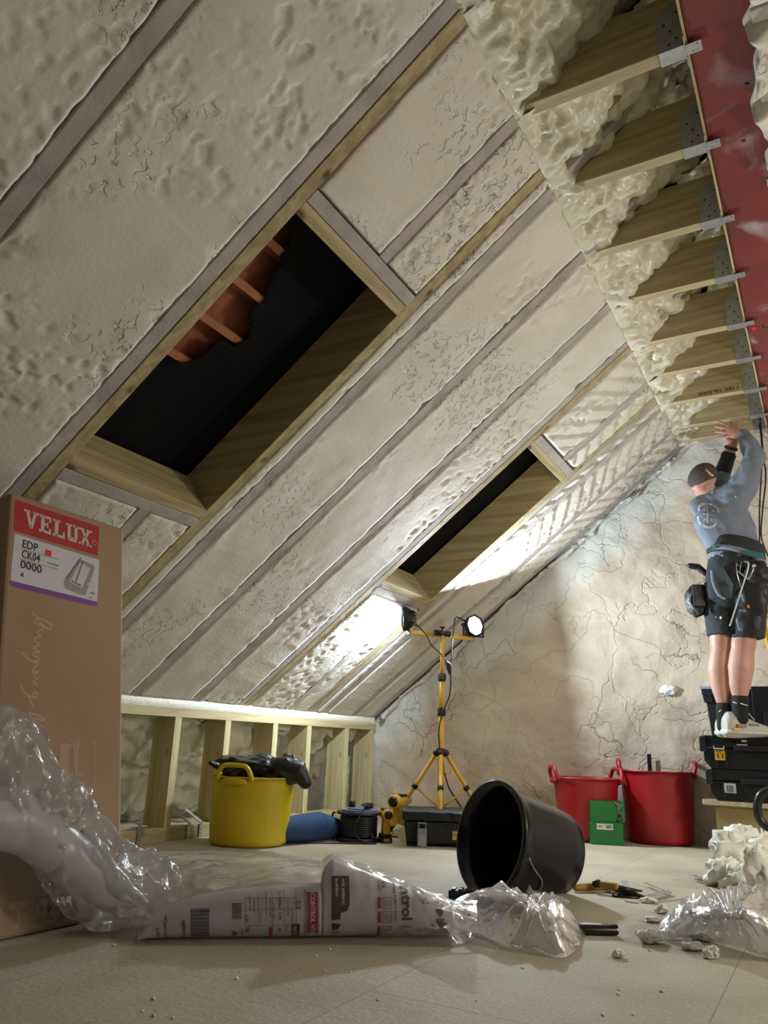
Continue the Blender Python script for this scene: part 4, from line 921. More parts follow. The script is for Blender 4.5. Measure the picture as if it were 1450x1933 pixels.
# arms: right arm (image right) up and over, left forearm behind
HY = 4.40
shR = W(1398, 925, PY-.02); elR = W(1424, 862, PY-.05); wrR = W(1404, 820, HY)
b.limb([shR, elR, wrR], [.055, .045, .028])
shL = W(1330, 955, PY+.03); elL = W(1362, 898, PY+.12); wrL = W(1384, 836, 4.47)
b.limb([shL, elL, wrL], [.05, .04, .027])
# hands
def hand(wr, dirn, side, nrm, k=1., curl=.25, spread=(.35, .12, -.08, -.3), thumb=1):
    d = dirn.normalized(); s = side.normalized(); n = nrm.normalized()
    pc = wr+d*.045*k
    rings = [(wr-d*.012*k, s*.026*k, n*.02*k), (wr+d*.02*k, s*.034*k, n*.016*k), (wr+d*.055*k, s*.041*k, n*.0145*k), (wr+d*.082*k, s*.040*k, n*.012*k), (wr+d*.09*k, s*.034*k, n*.009*k)]
    b.loft(rings, 16)
    for i, (o, L) in enumerate(zip((.030, .010, -.011, -.030), (.070, .078, .072, .056))):
        a = wr+d*.078*k+s*o*k; dd = (d+s*spread[i]).normalized(); L *= k
        p1 = a+dd*L*.45; d2 = (dd*cos(curl)-n*sin(curl)).normalized(); p2 = p1+d2*L*.32; d3 = (dd*cos(curl*1.8)-n*sin(curl*1.8)).normalized(); p3 = p2+d3*L*.23
        b.limb([a, p1, p2, p3], [.0098*k, .009*k, .0082*k, .0072*k], 10)
    a = wr+d*.025*k+s*.026*k*thumb; dt = (s*thumb*.75+d*.65-n*.25).normalized(); p1 = a+dt*.035*k; p2 = p1+(dt+d*.5).normalized()*.03*k
    b.limb([a, p1, p2], [.0135*k, .011*k, .009*k], 10)
dh = (W(1364, 811, HY)-wrR); hand(wrR, dh, W(1385, 800, HY)-W(1388, 832, HY), -fwd(1400), 1.02, .12, (.30, .06, -.12, -.34), 1)
hand(wrL, W(1376, 806, 4.5)-wrL, Vector((1, .2, 0)), -fwd(1400), .95, .2)
b.build('body', SKIN, man, remesh=.0042, smoothit=5)
# ear
er = W(1337, 893, PY-.085); mb = MB(); mb.limb([er+Vector((-.022, 0, .024)), er+Vector((-.008, -.01, .012)), er+Vector((.010, -.008, -.012)), er+Vector((.022, .004, -.016))], [.006, .009, .008, .006], 10)
mb.build('ear', mat('skin_light', (.72, .46, .38), .5, sss=.2), man)
# face features on the far side
mb = MB(); fd = hR@Vector((.35, .9, .1)); mb.limb([hc+fd*.085+UP*.01, hc+fd*.112-UP*.012], [.009, .014], 10); mb.build('nose', SKIN, man)
mb = MB()
for sg in (-1, 1): mb.ball(hc+hR@Vector((.03*sg+.025, .078, .012)), .012, 10)
mb.split('eye', WHITE, man); MB().limb([hc+hR@Vector((.005, .088, -.05)), hc+hR@Vector((.045, .082, -.05))], [.006, .006], 8).build('mouth', mat('lip', (.45, .15, .13), .5), man)
# hair: cropped cap
hv = MB(); tmp = MB().ball((0, 0, 0), 1, 40); vs = []
for v in tmp.v:
    w_ = Vector((v.x*.076, v.y*.090, v.z*.092)); dd = v.copy()
    face = ss(.15, .5, dd.y*.8-dd.z*.5+.5*dd.x); nape = ss(-.8, -1.05, dd.z-.45*dd.x)
    cheek = ss(.05, .3, dd.x*.8-dd.z*.7-.22); w_ *= 1-.10*max(face, nape, cheek); vs.append(hc+hR@(w_*(1+.006*nz(v, 14))))
hv.add(vs, tmp.f, True); hv.build('hair', mat('cropped_hair', (.055, .042, .034), .8, col2=(.11, .085, .07), vscale=60, bump=.004, bscale=220), man)
# sweatshirt
CL = MB()
def cl(px, py, y, hw_, dp, tilt=0):
    e = Vector((cos(tilt), 0, sin(tilt))); e = (rt_*cos(tilt)+UP*sin(tilt)); return (W(px, py, y), e*hw_, Vector((-rt_.y, rt_.x, 0))*dp)
CL.loft([cl(1352, 942, PY-.0, .058, .055, .45), cl(1352, 950, PY, .085, .075, .4), cl(1355, 962, PY, .128, .10, .35), cl(1362, 980, PY, .150, .115, .22), cl(1370, 1000, PY, .152, .12, .08), cl(1379, 1022, PY, .142, .118, 0), cl(1387, 1042, PY, .137, .118, -.05), cl(1391, 1062, PY, .142, .122, -.1)], 36)
CL.limb([W(1380, 955, PY-.02), shR, W(1414, 890, PY-.05), elR], [.085, .074, .062, .056], 20)
CL.limb([elR, elR.lerp(wrR, .5), wrR+(elR-wrR).normalized()*.008], [.057, .05, .036], 18)
CL.limb([W(1318, 955, PY-.02), W(1335, 945, PY-.01), W(1360, 938, PY-.01), shR], [.045, .05, .055, .07], 20)
CL.limb([W(1335, 962, PY+.02), shL, elL], [.075, .06, .05], 18)
SW = mat('grey_sweatshirt', (.215, .25, .31), .9, col2=(.19, .22, .275), vscale=12, bump=.004, bscale=9, spec=.2)
sw = CL.build('sweatshirt', SW, man, remesh=.006, smoothit=4)
def folds(o, st, sz, seed=0):
    tx = bpy.data.textures.new('folds', 'CLOUDS'); tx.noise_scale = sz; tx.noise_depth = 2; tx.noise_type = 'SOFT_NOISE'
    m = o.modifiers.new('f', 'DISPLACE'); m.texture = tx; m.strength = st; m.mid_level = .45; m.texture_coords = 'LOCAL'
    m2 = o.modifiers.new('s2', 'SMOOTH'); m2.iterations = 2
folds(sw, .026, .09)
mb = MB(); mb.limb([elL, elL.lerp(wrL, .62)], [.047, .038], 18); mb.tube([elL.lerp(wrL, .55), elL.lerp(wrL, .66)], .041, 16); mb.build('dark_sleeve', mat('dark_cuff', (.03, .032, .038), .85, bump=.004, bscale=12), man)
MB().tube([elL.lerp(wrL, .80), elL.lerp(wrL, .88)], .036, 16).build('wristband', RUBBER, man)
# seams
mb = MB(); mb.tube(smoothline([W(1386, 886, PY-.125), W(1389, 872, PY-.12), W(1397, 876, PY-.12), W(1400, 890, PY-.12)], 6), .0022, 6)
mb.tube(smoothline([W(1344, 932, PY-.10), W(1347, 912, PY-.10), W(1349, 908, PY-.095)], 5), .002, 6); mb.split('seam', mat('pale_seam', (.45, .48, .52), .8), sw)
MB().ball(W(1389, 938, PY-.14), .004, 8).build('foam_fleck', WHITE, man)
# round print on the back: projected onto the back's curve
bc = W(1337, 970, PY-.128); px_m = (W(1347, 970, PY-.128)-bc).length/10
def bk_(a, c_):        # a right, c_ up in print pixels, curved round the back
    x = a*px_m; return bc+rt_*x+UP*(c_*px_m)+Vector((-rt_.y, rt_.x, 0))*(((x-.06)**2)*3.4-.018+.05*max(0, c_/30)**2)
pr = MB()
def arc_text(t, R, a0, a1, h):
    n = len(t)
    for i, ch in enumerate(t):
        an = a0+(a1-a0)*i/(n-1); 
        if ch == ' ': continue
        def f(x, y, an=an):
            rr = R+y; xx = (x-.32*h)
            th = an-xx/R; return bk_(rr*cos(th)*.92, rr*sin(th)*1.38)
        ink_text(pr, ch, h, f, .03)
arc_text('HOME IMPROVEMENTS', 19.5, math.radians(215), math.radians(20), 5.2)
arc_text('CARPENTRY & PVC', 24.0, math.radians(-120), math.radians(8), 0.001) if False else None
for i, ch in enumerate('CARPENTRY &PVC'):
    an = math.radians(-125+i*133/13)
    if ch == ' ': continue
    def f(x, y, an=an):
        th = an+(x-1.6)/20.; rr = 22.5-y; return bk_(rr*cos(th)*.92, rr*sin(th)*1.38)
    ink_text(pr, ch, 5.2, f, .03)
def ln(a, b_, w=.7):
    d = Vector((b_[0]-a[0], b_[1]-a[1], 0)).normalized(); t = Vector((-d.y, d.x, 0))*w/2; n = 5
    for k in range(n):
        u0, u1 = k/n, (k+1)/n; A_ = Vector((*a, 0)); B_ = Vector((*b_, 0)); p, q = A_.lerp(B_, u0), A_.lerp(B_, u1)
        pr.add([bk_(p.x-t.x, p.y-t.y), bk_(q.x-t.x, q.y-t.y), bk_(q.x+t.x, q.y+t.y), bk_(p.x+t.x, p.y+t.y)], [(0, 1, 2, 3)])
ln((-1, 17), (-3.5, -19), .9); ln((-12, 5), (10, -6), .9)
for pts in ([(-7, 15), (-4, 12), (-7, 9)], [(3, -10), (6, -12), (2.5, -16)]):
    for i in range(3): ln(pts[i], pts[(i+1) % 3], .6)
ink_text(pr, '2018', 4, lambda x, y: bk_(4+x*.8+y*.35, 2+y+x*.5), .02, 7); ink_text(pr, '01', 3.2, lambda x, y: bk_(-10+x, -12+y), .02, 3.5)
pb_ = pr.build('back_print', mat('print_white', (.85, .88, .9), .7), sw)
m = pb_.modifiers.new('w', 'SHRINKWRAP'); m.target = sw; m.wrap_method = 'PROJECT'; m.use_project_y = True; m.use_positive_direction = m.use_negative_direction = True; m.use_project_x = m.use_project_z = False; m.offset = .0035
# shorts
SH = MB()
def sh(px, py, hw_, dp, tl=0, y=PY): return cl(px, py, y, hw_, dp, tl)
SH.loft([sh(1389, 1040, .128, .112, -.15), sh(1389, 1062, .140, .12, -.1), sh(1388, 1090, .155, .135, 0), sh(1387, 1115, .158, .138), sh(1387, 1135, .150, .125)], 32)
SH.loft([sh(1357, 1105, .080, .10), sh(1359, 1140, .082, .095), sh(1361, 1170, .076, .088), sh(1363, 1200, .070, .08)], 24)
SH.loft([sh(1412, 1105, .092, .10), sh(1411, 1140, .092, .098), sh(1410, 1170, .090, .095), sh(1411, 1206, .086, .09)], 24)
SHM = mat('black_work_shorts', (.020, .023, .027), .85, col2=(.028, .032, .037), vscale=8, bump=.005, bscale=11)
SH.limb([W(1372, 1120), W(1405, 1120)], [.125, .125]); shorts = SH.build('work_shorts', SHM, man, remesh=.006, smoothit=3); folds(shorts, .016, .07)
pn = MB(); pz = lambda px, py, o=.0: W(px, py, PY-.137-o)
pn.add([pz(1346, 1073), pz(1366, 1072, .004), pz(1385, 1104, .006), pz(1381, 1130, .0), pz(1370, 1128), pz(1352, 1100, .0)], [tuple(range(6))]); pn.build('seat_panel', mat('grey_panel', (.06, .075, .09), .8), shorts, solid=.006)
mb = MB(); mb.tube(smoothline([pz(1343, 1076, .0), pz(1346, 1100, .004), pz(1356, 1122, .004), pz(1370, 1131, .0)], 6), .0055, 8, flat=.5); mb.build('hanging_shirt_hem', mat('pale_blue_cloth', (.28, .32, .42), .85), man)
# belt and pouches
BLT = mat('belt_fabric', (.022, .025, .027), .8, bump=.003, bscale=30)
mb = MB(); mb.loft([sh(1388, 1024, .135, .124, -.22), sh(1389, 1028, .146, .132, -.22), sh(1389, 1050, .150, .136, -.2), sh(1389, 1055, .142, .13, -.2)], 40); mb.build('tool_belt', BLT, man)
mb = MB(); mb.loft([sh(1389, 1049, .1515, .139, -.33), sh(1390, 1058, .1535, .141, -.33)], 40); mb.build('shirt_hem', mat('hem_cloth', (.20, .235, .30), .85), man)
mb = MB(); mb.add([W(1405, 1037, PY-.148), W(1443, 1045, PY-.12), W(1444, 1056, PY-.12), W(1405, 1046, PY-.148)], [(0, 1, 2, 3)]); mb.add([W(1342, 1030, PY-.13), W(1350, 1028, PY-.14), W(1352, 1033, PY-.14), W(1344, 1037, PY-.13)], [(0, 1, 2, 3)]); mb.split('teal_strap', mat('teal', (.02, .13, .13), .6), man, solid=.003)
LEA = mat('black_pouch', (.012, .013, .016), .5, bump=.004, bscale=20)
mb = MB(); mb.limb([W(1333, 1083, PY-.02), W(1318, 1070, PY-.03), W(1303, 1068, PY-.04)], [.016, .017, .016]); mb.build('hammer_loop', LEA, man, remesh=.004)
mb = MB(); blob(mb, W(1314, 1135, PY-.03), (.058, .055, .085), 4, .25); mb.box((-.03, -.03, -.07), (.035, .03, .05), lambda x, y, z: W(1320, 1122, PY-.06)+rt_*x+UP*z+Vector((0, y, 0)))
mb.build('left_pouch', LEA, man, remesh=.005, smoothit=3)
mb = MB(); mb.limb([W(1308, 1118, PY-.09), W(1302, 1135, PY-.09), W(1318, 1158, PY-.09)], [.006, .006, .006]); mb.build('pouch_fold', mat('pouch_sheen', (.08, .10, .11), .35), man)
mb = MB(); blob(mb, W(1430, 1086, PY-.12), (.068, .04, .058), 6, .2); blob(mb, W(1420, 1128, PY-.12), (.078, .035, .085), 9, .2); blob(mb, W(1414, 1172, PY-.10), (.066, .03, .082), 12, .15)
mb.limb([W(1396, 1066, PY-.13), W(1440, 1066, PY-.11)], [.018, .02]); mb.build('right_pouch', LEA, man, remesh=.005, smoothit=6)
MB().box((-.006, -.002, -.008), (.006, .002, .008), lambda x, y, z: W(1413, 1145, PY-.152)+rt_*x+UP*z+Vector((0, y, 0))).build('orange_tag', mat('orange', (.6, .22, .02), .6), man)
mb = MB(); z_ = PY-.165
mb.tube(smoothline([W(1405, 1060, z_), W(1413, 1062, z_), W(1411, 1078, z_), W(1404, 1100, z_), W(1396, 1125, z_), W(1385, 1160, z_), W(1378, 1182, z_)], 5), .0042, 8)
mb.tube([W(1390, 1062, z_), W(1392, 1084, z_), W(1400, 1112, z_)], .0022, 6); mb.tube([W(1400, 1060, z_), W(1396, 1082, z_)], .002, 6)
mb.tube(smoothline([W(1391, 1082, z_), W(1394, 1079, z_), W(1404, 1087, z_), W(1412, 1094, z_)], 4), .0035, 6); mb.tube([W(1424, 1066, z_), W(1421, 1078, z_), W(1414, 1094, z_)], .004, 8); mb.ball(W(1424, 1068, z_), .010, 10)
mb.split('hand_tool', mat('worn_chrome', (.55, .55, .55), .35, .8), man)
mb = MB().ball(W(1361, 1166, PY-.095), (.006, .003, .009), 8).ball(W(1352, 1165, PY-.095), (.004, .002, .002), 8); mb.split('paint_spot', WHITE, shorts)
# socks and trainers
SOCK = mat('black_sock', (.012, .012, .013), .9, bump=.002, bscale=60)
mb = MB(); mb.limb([W(1366, 1334), W(1367, 1372)], [.037, .034]); mb.build('sock', SOCK, man)
mb = MB(); mb.limb([W(1397, 1318, PY-.02), W(1398, 1358, PY-.02)], [.042, .037]); mb.build('sock', SOCK, man)
mb = MB(); mb.tube([W(1384, 1325, PY-.068), W(1391, 1328, PY-.072)], .0026, 6).tube([W(1398, 1328, PY-.072), W(1412, 1332, PY-.066)], .0022, 6).tube([W(1357, 1344, PY-.044), W(1361, 1340, PY-.046)], .0022, 6); mb.split('sock_mark', WHITE, man)
SHOE = mat('off_white_shoe', (.52, .50, .43), .55, var=.12, vscale=20); 
def shoe(hx, hy, yy, k, nm='trainer'):
    z0 = topcase+.004; d = (rt_*.96+fwd(1400)*.12).normalized(); s = Vector((-d.y, d.x, 0)); H = W(hx, hy, yy); H = Vector((H.x, yy, z0))
    def R(x, hw_, h, z=0): return (H+d*x*k+UP*((h*.42+z)*k), s*hw_*1.22*k, UP*h*.58*k)
    mb = MB(); mb.loft([R(-.012, .012, .03, .03), R(-.008, .030, .085), R(.01, .036, .115), (R(.04, .038, .118)), R(.075, .040, .108), R(.11, .043, .092), R(.15, .046, .072), R(.20, .048, .056), R(.245, .040, .044), R(.268, .018, .028)], 20)
    t = mb.build('trainer', SHOE, man, remesh=.004, smoothit=2)
    mb = MB(); mb.loft([R(-.016, .02, .02), R(-.01, .036, .03), R(.04, .042, .03), R(.12, .045, .028), R(.2, .050, .026), R(.262, .036, .024), R(.275, .014, .02)], 20); mb.build('sole', mat('sole_white', (.58, .57, .52), .5), t)
    mb = MB(); 
    for x, zz, L, hh in ((.035, .035, .05, .018), (.10, .045, .055, .012)): mb.box((0, -.060, 0), (L, -.049, hh), lambda a, b_, c, x=x, zz=zz: H+d*(x+a)*k+s*b_*k*.96+UP*(zz+c)*k)
    mb.split('side_panel', mat('shoe_taupe', (.26, .22, .19), .7), t, bevel=.003)
    MB().box((.015, -.057, .018), (.06, -.047, .034), lambda a, b_, c: H+d*a*k+s*b_*k*.94+UP*c*k).build('air_window', mat('amber_clear', (.65, .42, .10), .3), t, bevel=.003)
    mb = MB(); mb.tube(smoothline([H+d*.02*k+s*-.042*k+UP*.075*k, H+d*.06*k+s*-.044*k+UP*.088*k, H+d*.09*k+s*-.046*k+UP*.07*k, H+d*.055*k+s*-.045*k+UP*.06*k], 5), .0018, 6); mb.tube(smoothline([H+d*.09*k+UP*.125*k-s*.02*k, H+d*.115*k+UP*.11*k-s*.03*k, H+d*.15*k+UP*.075*k-s*.02*k], 4), .0035, 6); mb.build('lace', SHOE, t)
shoe(1359, 1392, PY+.03, .86); shoe(1372, 1396, PY-.045, .98)

# ---- leads hanging at the right, ladder and hose
mb = MB()
for a in ([(1434, 770), (1436, 800), (1440, 850), (1437, 900), (1434, 960), (1434, 1030)], [(1434, 800), (1441, 860), (1446, 900), (1440, 960), (1437, 1010), (1446, 1040), (1456, 1060)]):
    mb.tube(smoothline([W(x, y, 4.6) for x, y in a], 6), .0042, 8)
tag(mb.build('hanging_cable', RUBBER, at=W(1437, 900, 4.6)), 'thin dark leads hanging down behind the man from the red beam', 'cable')
lad = thing('step_ladder', Vector((-.12, 4.6, 0)), 'yellow step ladder leg showing at the right edge beside the man\'s shorts', 'ladder')
for s_ in ((1436, 1160, 1470, 1280), (1448, 1150, 1480, 1240)):
    a_, b_ = W(s_[0], s_[1], 4.62), W(s_[2], s_[3], 4.62); d_ = (b_-a_)
    MB().tube([a_-d_*.5, b_+d_*2.2], .014, 4).build('stile', YPAINT, lad)
hs = MB(); hpts = smoothline([onz(1490, 1500, .30), W(1456, 1490, 4.2), W(1437, 1500, 4.2), W(1430, 1522, 4.2), W(1434, 1545, 4.2), W(1447, 1560, 4.2), W(1470, 1568, 4.2), W(1500, 1560, 4.2)][1:], 16)
R_ = []
P2 = []
for i, p in enumerate(hpts): P2 += [p]; R_ += [.0215 if i % 2 else .0175]
hs.tube(P2, R_, 16); tag(hs.build('vacuum_hose', mat('hose_black', (.015, .018, .02), .3), at=P2[0]), 'ribbed black vacuum hose curving down at the right edge in front of the timber box', 'hose')
# blob of foam stuck on the wall
mb = MB(); wl_ = ony(1262, 1303, YF-.012); blob(mb, wl_, (.046, .014, .030), 8, .35, 40, 9); tag(mb.build('foam_blob', mat('white_foam_wall', (.78, .80, .80), .5), at=wl_), 'small white foam patch stuck on the plaster wall between the red tub and the man', 'foam blob')

# ---- metal straps on the sole plate
def strap(px, py, label, kind):
    b0 = onpl(px, py, (XK+.005, 0, 0), (1, 0, 0)); b0 = Vector((XK+.006, b0.y, 0)); t = thing('restraint_strap', b0, label, 'metal strap', 'metal straps on the sole plate')
    if kind == 0:
        MB().box((b0.x-.001, b0.y-.011, .0), (b0.x+.001, b0.y+.011, .135)).build('upright', METAL, t)
        MB().box((b0.x-.001, b0.y-.002, .03), (b0.x+.0012, b0.y+.03, .075)).box((b0.x-.04, b0.y-.012, .072), (b0.x+.003, b0.y+.022, .0735)).build('lug', METAL, t)
        MB().tube([b0+Vector((.0, -.01, .085)), b0+Vector((.02, -.09, .115))], .008, 4, flat=.2).build('arm', METAL, t)
    else:
        MB().box((b0.x-.001, b0.y-.011, .0), (b0.x+.001, b0.y+.011, .072)).build('upright', METAL, t)
        a_ = b0+Vector((0, 0, .072)); e_ = b0+Vector((-.02, -.10, .135))
        MB().add([a_+Vector((0, -.011, 0)), a_+Vector((0, .011, 0)), e_+Vector((0, .011, 0)), e_+Vector((0, -.011, 0))], [(0, 1, 2, 3)]).build('arm', METAL, t, solid=.002)
    mb = MB()
    for k in range(3): mb.loft([(b0+Vector((.0015, 0, .02+k*.02)), Vector((0, .002, 0)), Vector((0, 0, .002))), (b0+Vector((.002, 0, .02+k*.02)), Vector((0, .002, 0)), Vector((0, 0, .002)))], 8)
    mb.split('strap_hole', INK, t)
strap(261, 1590, 'upright galvanised strap on the sole plate nearest the cardboard box', 0)
strap(355, 1578, 'slanting galvanised strap on the sole plate, left one of the pair by the yellow tub', 1); strap(378, 1574, 'slanting galvanised strap on the sole plate, right one of the pair by the yellow tub', 1)
# ================================================================== films, packs and scraps in the foreground
LP = Vector((-1.5, 1.54, 0)); LN = Vector((.648, -.762, 0))       # vertical plane along which the packs lie
def pln(x, y, off=0): return onpl(x, y, LP-LN*off, LN)
def pchip(tab, x):
    if x <= tab[0][0]: return tab[0][1]
    for (a, b), (c, d) in zip(tab, tab[1:]):
        if x <= c: return b+(d-b)*(x-a)/(c-a)
    return tab[-1][1]
CLEAR = film('clear_polythene', (.93, .92, .92), .26, .16, 24, .006)
FRONT = film('clear_polythene_tight', (.96, .96, .96), .06, .14, 12, .004)
CLEAR2 = film('clear_polythene_milky', (.9, .9, .9), .46, .20, 30, .004)
MILK = film('milky_foam_film', (.9, .9, .92), .80, .3, 9, .003)
def pack(name, x0, x1, top, col, label, depth=.045):
    m = mat(name+'_film', col, .35, bump=.006, bscale=11, spec=.5)
    t = thing(name, pln((x0+x1)/2, 1772), label, 'film pack', 'printed membrane packs')
    def F(x, y, off=.0):
        tp_ = pln(x, pchip(top, x)); bt_ = pln(x, 1772+2*nz((x*.02, 0, 0), 1)); bt_.z = max(bt_.z, .003)
        c = (tp_+bt_)/2; hh = (tp_-bt_)/2; ytop = pchip(top, x); v = (1772-y)/(1772-ytop); sn = max(-1, min(1, 2*v-1)); cs = math.sqrt(max(0, 1-sn*sn))
        return c+hh*sn+LN*((depth*cs**.6+off))
    rings = []; n = 28
    for i in range(60):
        x = x0+(x1-x0)*i/59; tp_ = pln(x, pchip(top, x)); bt_ = pln(x, 1772+2*nz((x*.02, 0, 0), 1)); bt_.z = max(bt_.z, .003); c = (tp_+bt_)/2; hh = (tp_-bt_)/2
        rg = []
        for k in range(n):
            a = 2*pi*k/n; cs = cos(a); rg.append(c+hh*sin(a)+LN*depth*(abs(cs)**.6)*(1 if cs > 0 else -1)+LN*.0022*nz((i*.3, k*.5, 2), 1))
        rings.append(rg)
    vs = [v for r_ in rings for v in r_]; fs = [(i*n+k, i*n+(k+1) % n, (i+1)*n+(k+1) % n, (i+1)*n+k) for i in range(59) for k in range(n)]+[list(range(n))[::-1], [59*n+k for k in range(n)]]
    MB().add(vs, fs, True).build('roll', m, t)
    return t, F
def vtext(mb, F, t, x0, y0, size, width=None, bd=.02, off=.003): ink_text(mb, t, size, lambda a, b: F(x0+b, y0+a, off), bd, width)
def rect(mb, F, x0, y0, x1, y1, off=.0025, n=3):
    for i in range(n):
        a, c = y0+(y1-y0)*i/n, y0+(y1-y0)*(i+1)/n
        mb.add([F(x0, a, off), F(x1, a, off), F(x1, c, off), F(x0, c, off)], [(0, 1, 2, 3)])
LILAC = (.80, .76, .84)
tL = [(262, 1765), (280, 1748), (300, 1733), (330, 1708), (370, 1691), (440, 1680), (520, 1672), (604, 1667)]
pk, F = pack('membrane_pack', 262, 604, tL, LILAC, 'white printed membrane pack with barcode and red band, the left one')
mb = MB()
for k in range(26):
    y = 1709+k*2.4; mb_w = .9+.8*((k*7) % 3)/2; rect(mb, F, 361, y, 396 if k not in (2, 25) else 398, y+mb_w, n=1)
for k in range(10): rect(mb, F, 438, 1700+k*3.2, 455, 1701.6+k*3.2, n=1)
vtext(mb, F, '17001R - HControl Hyb', 312, 1695, 9, 70); vtext(mb, F, '(UK)', 298, 1745, 9, 18); vtext(mb, F, 'AM9KFCU', 345, 1730, 10, 38)
vtext(mb, F, 'AC', 437, 1755, 15, 18); vtext(mb, F, 'VA', 462, 1747, 12, 12); vtext(mb, F, 'LABC', 455, 1750, 5, 14); vtext(mb, F, '3.20', 462, 1722, 8, 14)
vtext(mb, F, '2 x 1000 Mm/g', 524, 1678, 7, 34); vtext(mb, F, '2 kPa', 524, 1718, 7, 16); vtext(mb, F, '63', 524, 1750, 7, 8); vtext(mb, F, 'C E', 556, 1696, 11, 16)
vtext(mb, F, 'REFLECTIVE INSULATION, TYPE A VAPOUR BARRIER', 572, 1675, 4.2, 92)
for i, (x, y, w_) in enumerate([(470, 1685, 30), (478, 1692, 26), (500, 1680, 40), (508, 1690, 36), (490, 1715, 24), (514, 1700, 30), (540, 1690, 34), (548, 1715, 26), (538, 1740, 18)]): vtext(mb, F, 'nominal value', x, y, 4, w_)
rect(mb, F, 548, 1742, 563, 1768)
mb.build('black_print', INK, pk)
mb = MB()
for x in (462, 486, 512, 534, 556): rect(mb, F, x, 1676, x+.9, 1745 if x < 500 else 1770, n=6)
for y in (1690, 1712, 1744): rect(mb, F, 462, y, 556, y+.8, n=1)
rect(mb, F, 506, 1748, 513, 1770); rect(mb, F, 577, 1668, 597, 1771, .0024, 8); mb.build('red_print', REDINK, pk)
mb = MB(); vtext(mb, F, 'HCONTROL HYBRID', 583, 1672, 11.5, 112, .03, .0045); vtext(mb, F, 'ACT', 551, 1746, 9, 20, .02, .004); mb.build('white_print', WHITE, pk)
tR = [(606, 1668), (612, 1640), (626, 1622), (660, 1632), (700, 1648), (760, 1672), (810, 1694), (848, 1712)]
pk2, F = pack('membrane_pack', 606, 848, tR, (.80, .75, .80), 'white printed membrane pack with large black lettering, the right one')
BRN = mat('brown_print', (.06, .04, .04), .6)
mb = MB(); rect(mb, F, 622, 1650, 655, 1706, n=6); mb.add([F(622, 1706, .0025), F(655, 1706, .0025), F(650, 1718, .0025), F(638, 1722, .0025), (F(638, 1735, .0025)), F(622, 1735, .0025)], [tuple(range(6))])
for y in (1722, 1742, 1760):
    for s_ in (0, 1):
        x = 620+s_*0; mb.add([F(622, y, .0027), F(640, y+3, .0027), F(633, y+13, .0027), F(624, y+15, .0027)], [(0, 1, 2, 3)])
for y in (1690, 1712, 1732):
    mb.add([F(814, y, .0027), F(830, y-2, .0027), F(828, y+8, .0027), F(822, y+17, .0027)], [(0, 1, 2, 3)])
def hexp(cx, cy, r): mb.add([F(cx+r*cos(a), cy+r*sin(a), .0027) for a in [2*pi*k/5 for k in range(5)]], [(0, 1, 2, 3, 4)])
for cx, cy in ((808, 1742), (820, 1736), (831, 1744), (826, 1756), (812, 1755)): hexp(cx, cy, 6)
mb.build('brown_print', BRN, pk2)
mb = MB(); vtext(mb, F, 'ntrol H', 752, 1668, 27, 100, .03); vtext(mb, F, 'ng type A vapour barrier', 738, 1660, 7, 78); vtext(mb, F, 'S', 790, 1690, 16, 12, .03); vtext(mb, F, 'VA', 714, 1660, 15, 14); vtext(mb, F, 'LABC', 708, 1660, 6, 16)
for y in (1690, 1718, 1748):
    rect(mb, F, 716, y, 733, y+1, n=1); rect(mb, F, 716, y+22, 733, y+23, n=1); rect(mb, F, 716, y, 717, y+23); rect(mb, F, 732, y, 733, y+23)
    for k in range(3): rect(mb, F, 720+k*4, y+5, 721+k*4, y+18)
mb.build('black_print', INK, pk2)
mb = MB(); 
for y in (1690, 1718, 1748): rect(mb, F, 707, y, 713, y+23)
mb.add([F(802, 1758, .003), F(840, 1756, .003), F(838, 1763, .003), F(803, 1765, .003)], [(0, 1, 2, 3)]); mb.build('red_print', REDINK, pk2)
mb = MB(); vtext(mb, F, 'grid pattern)', 641, 1655, 9, 50, .02, .004); vtext(mb, F, 'building', 629, 1655, 8, 34, .02, .004); mb.build('white_print', WHITE, pk2)

# clear sleeve: floor part, a loose flattened tube with a far edge and a near edge
def crk(p, sc, seed):
    q = Vector((p[0]+.05*nz(p, 4, seed), p[1]+.05*nz(p, 4, seed+3), p[2]+.05*nz(p, 4, seed+5))); d = vor(q, sc, seed); return min(1, (d[1]-d[0])*1.7)
def crease(p, k=1.):
    return .62*crk(p, 5*k, 1)+.30*crk(p, 12*k, 2)+.08*abs(nz(p, 23*k, 3))
sl = thing('clear_sleeve', onz(300, 1765), 'long clear polythene sleeve rising up the cardboard box, wrapped round the printed packs', 'plastic sleeve')
UPR = [(120, 1640), (200, 1604), (260, 1598), (340, 1597), (430, 1598), (520, 1606), (600, 1620), (640, 1630), (700, 1652), (760, 1674), (830, 1698), (905, 1722)]
LOW = [(120, 1738), (175, 1758), (250, 1774), (340, 1777), (430, 1778), (600, 1778), (700, 1777), (800, 1781), (870, 1782), (905, 1760)]
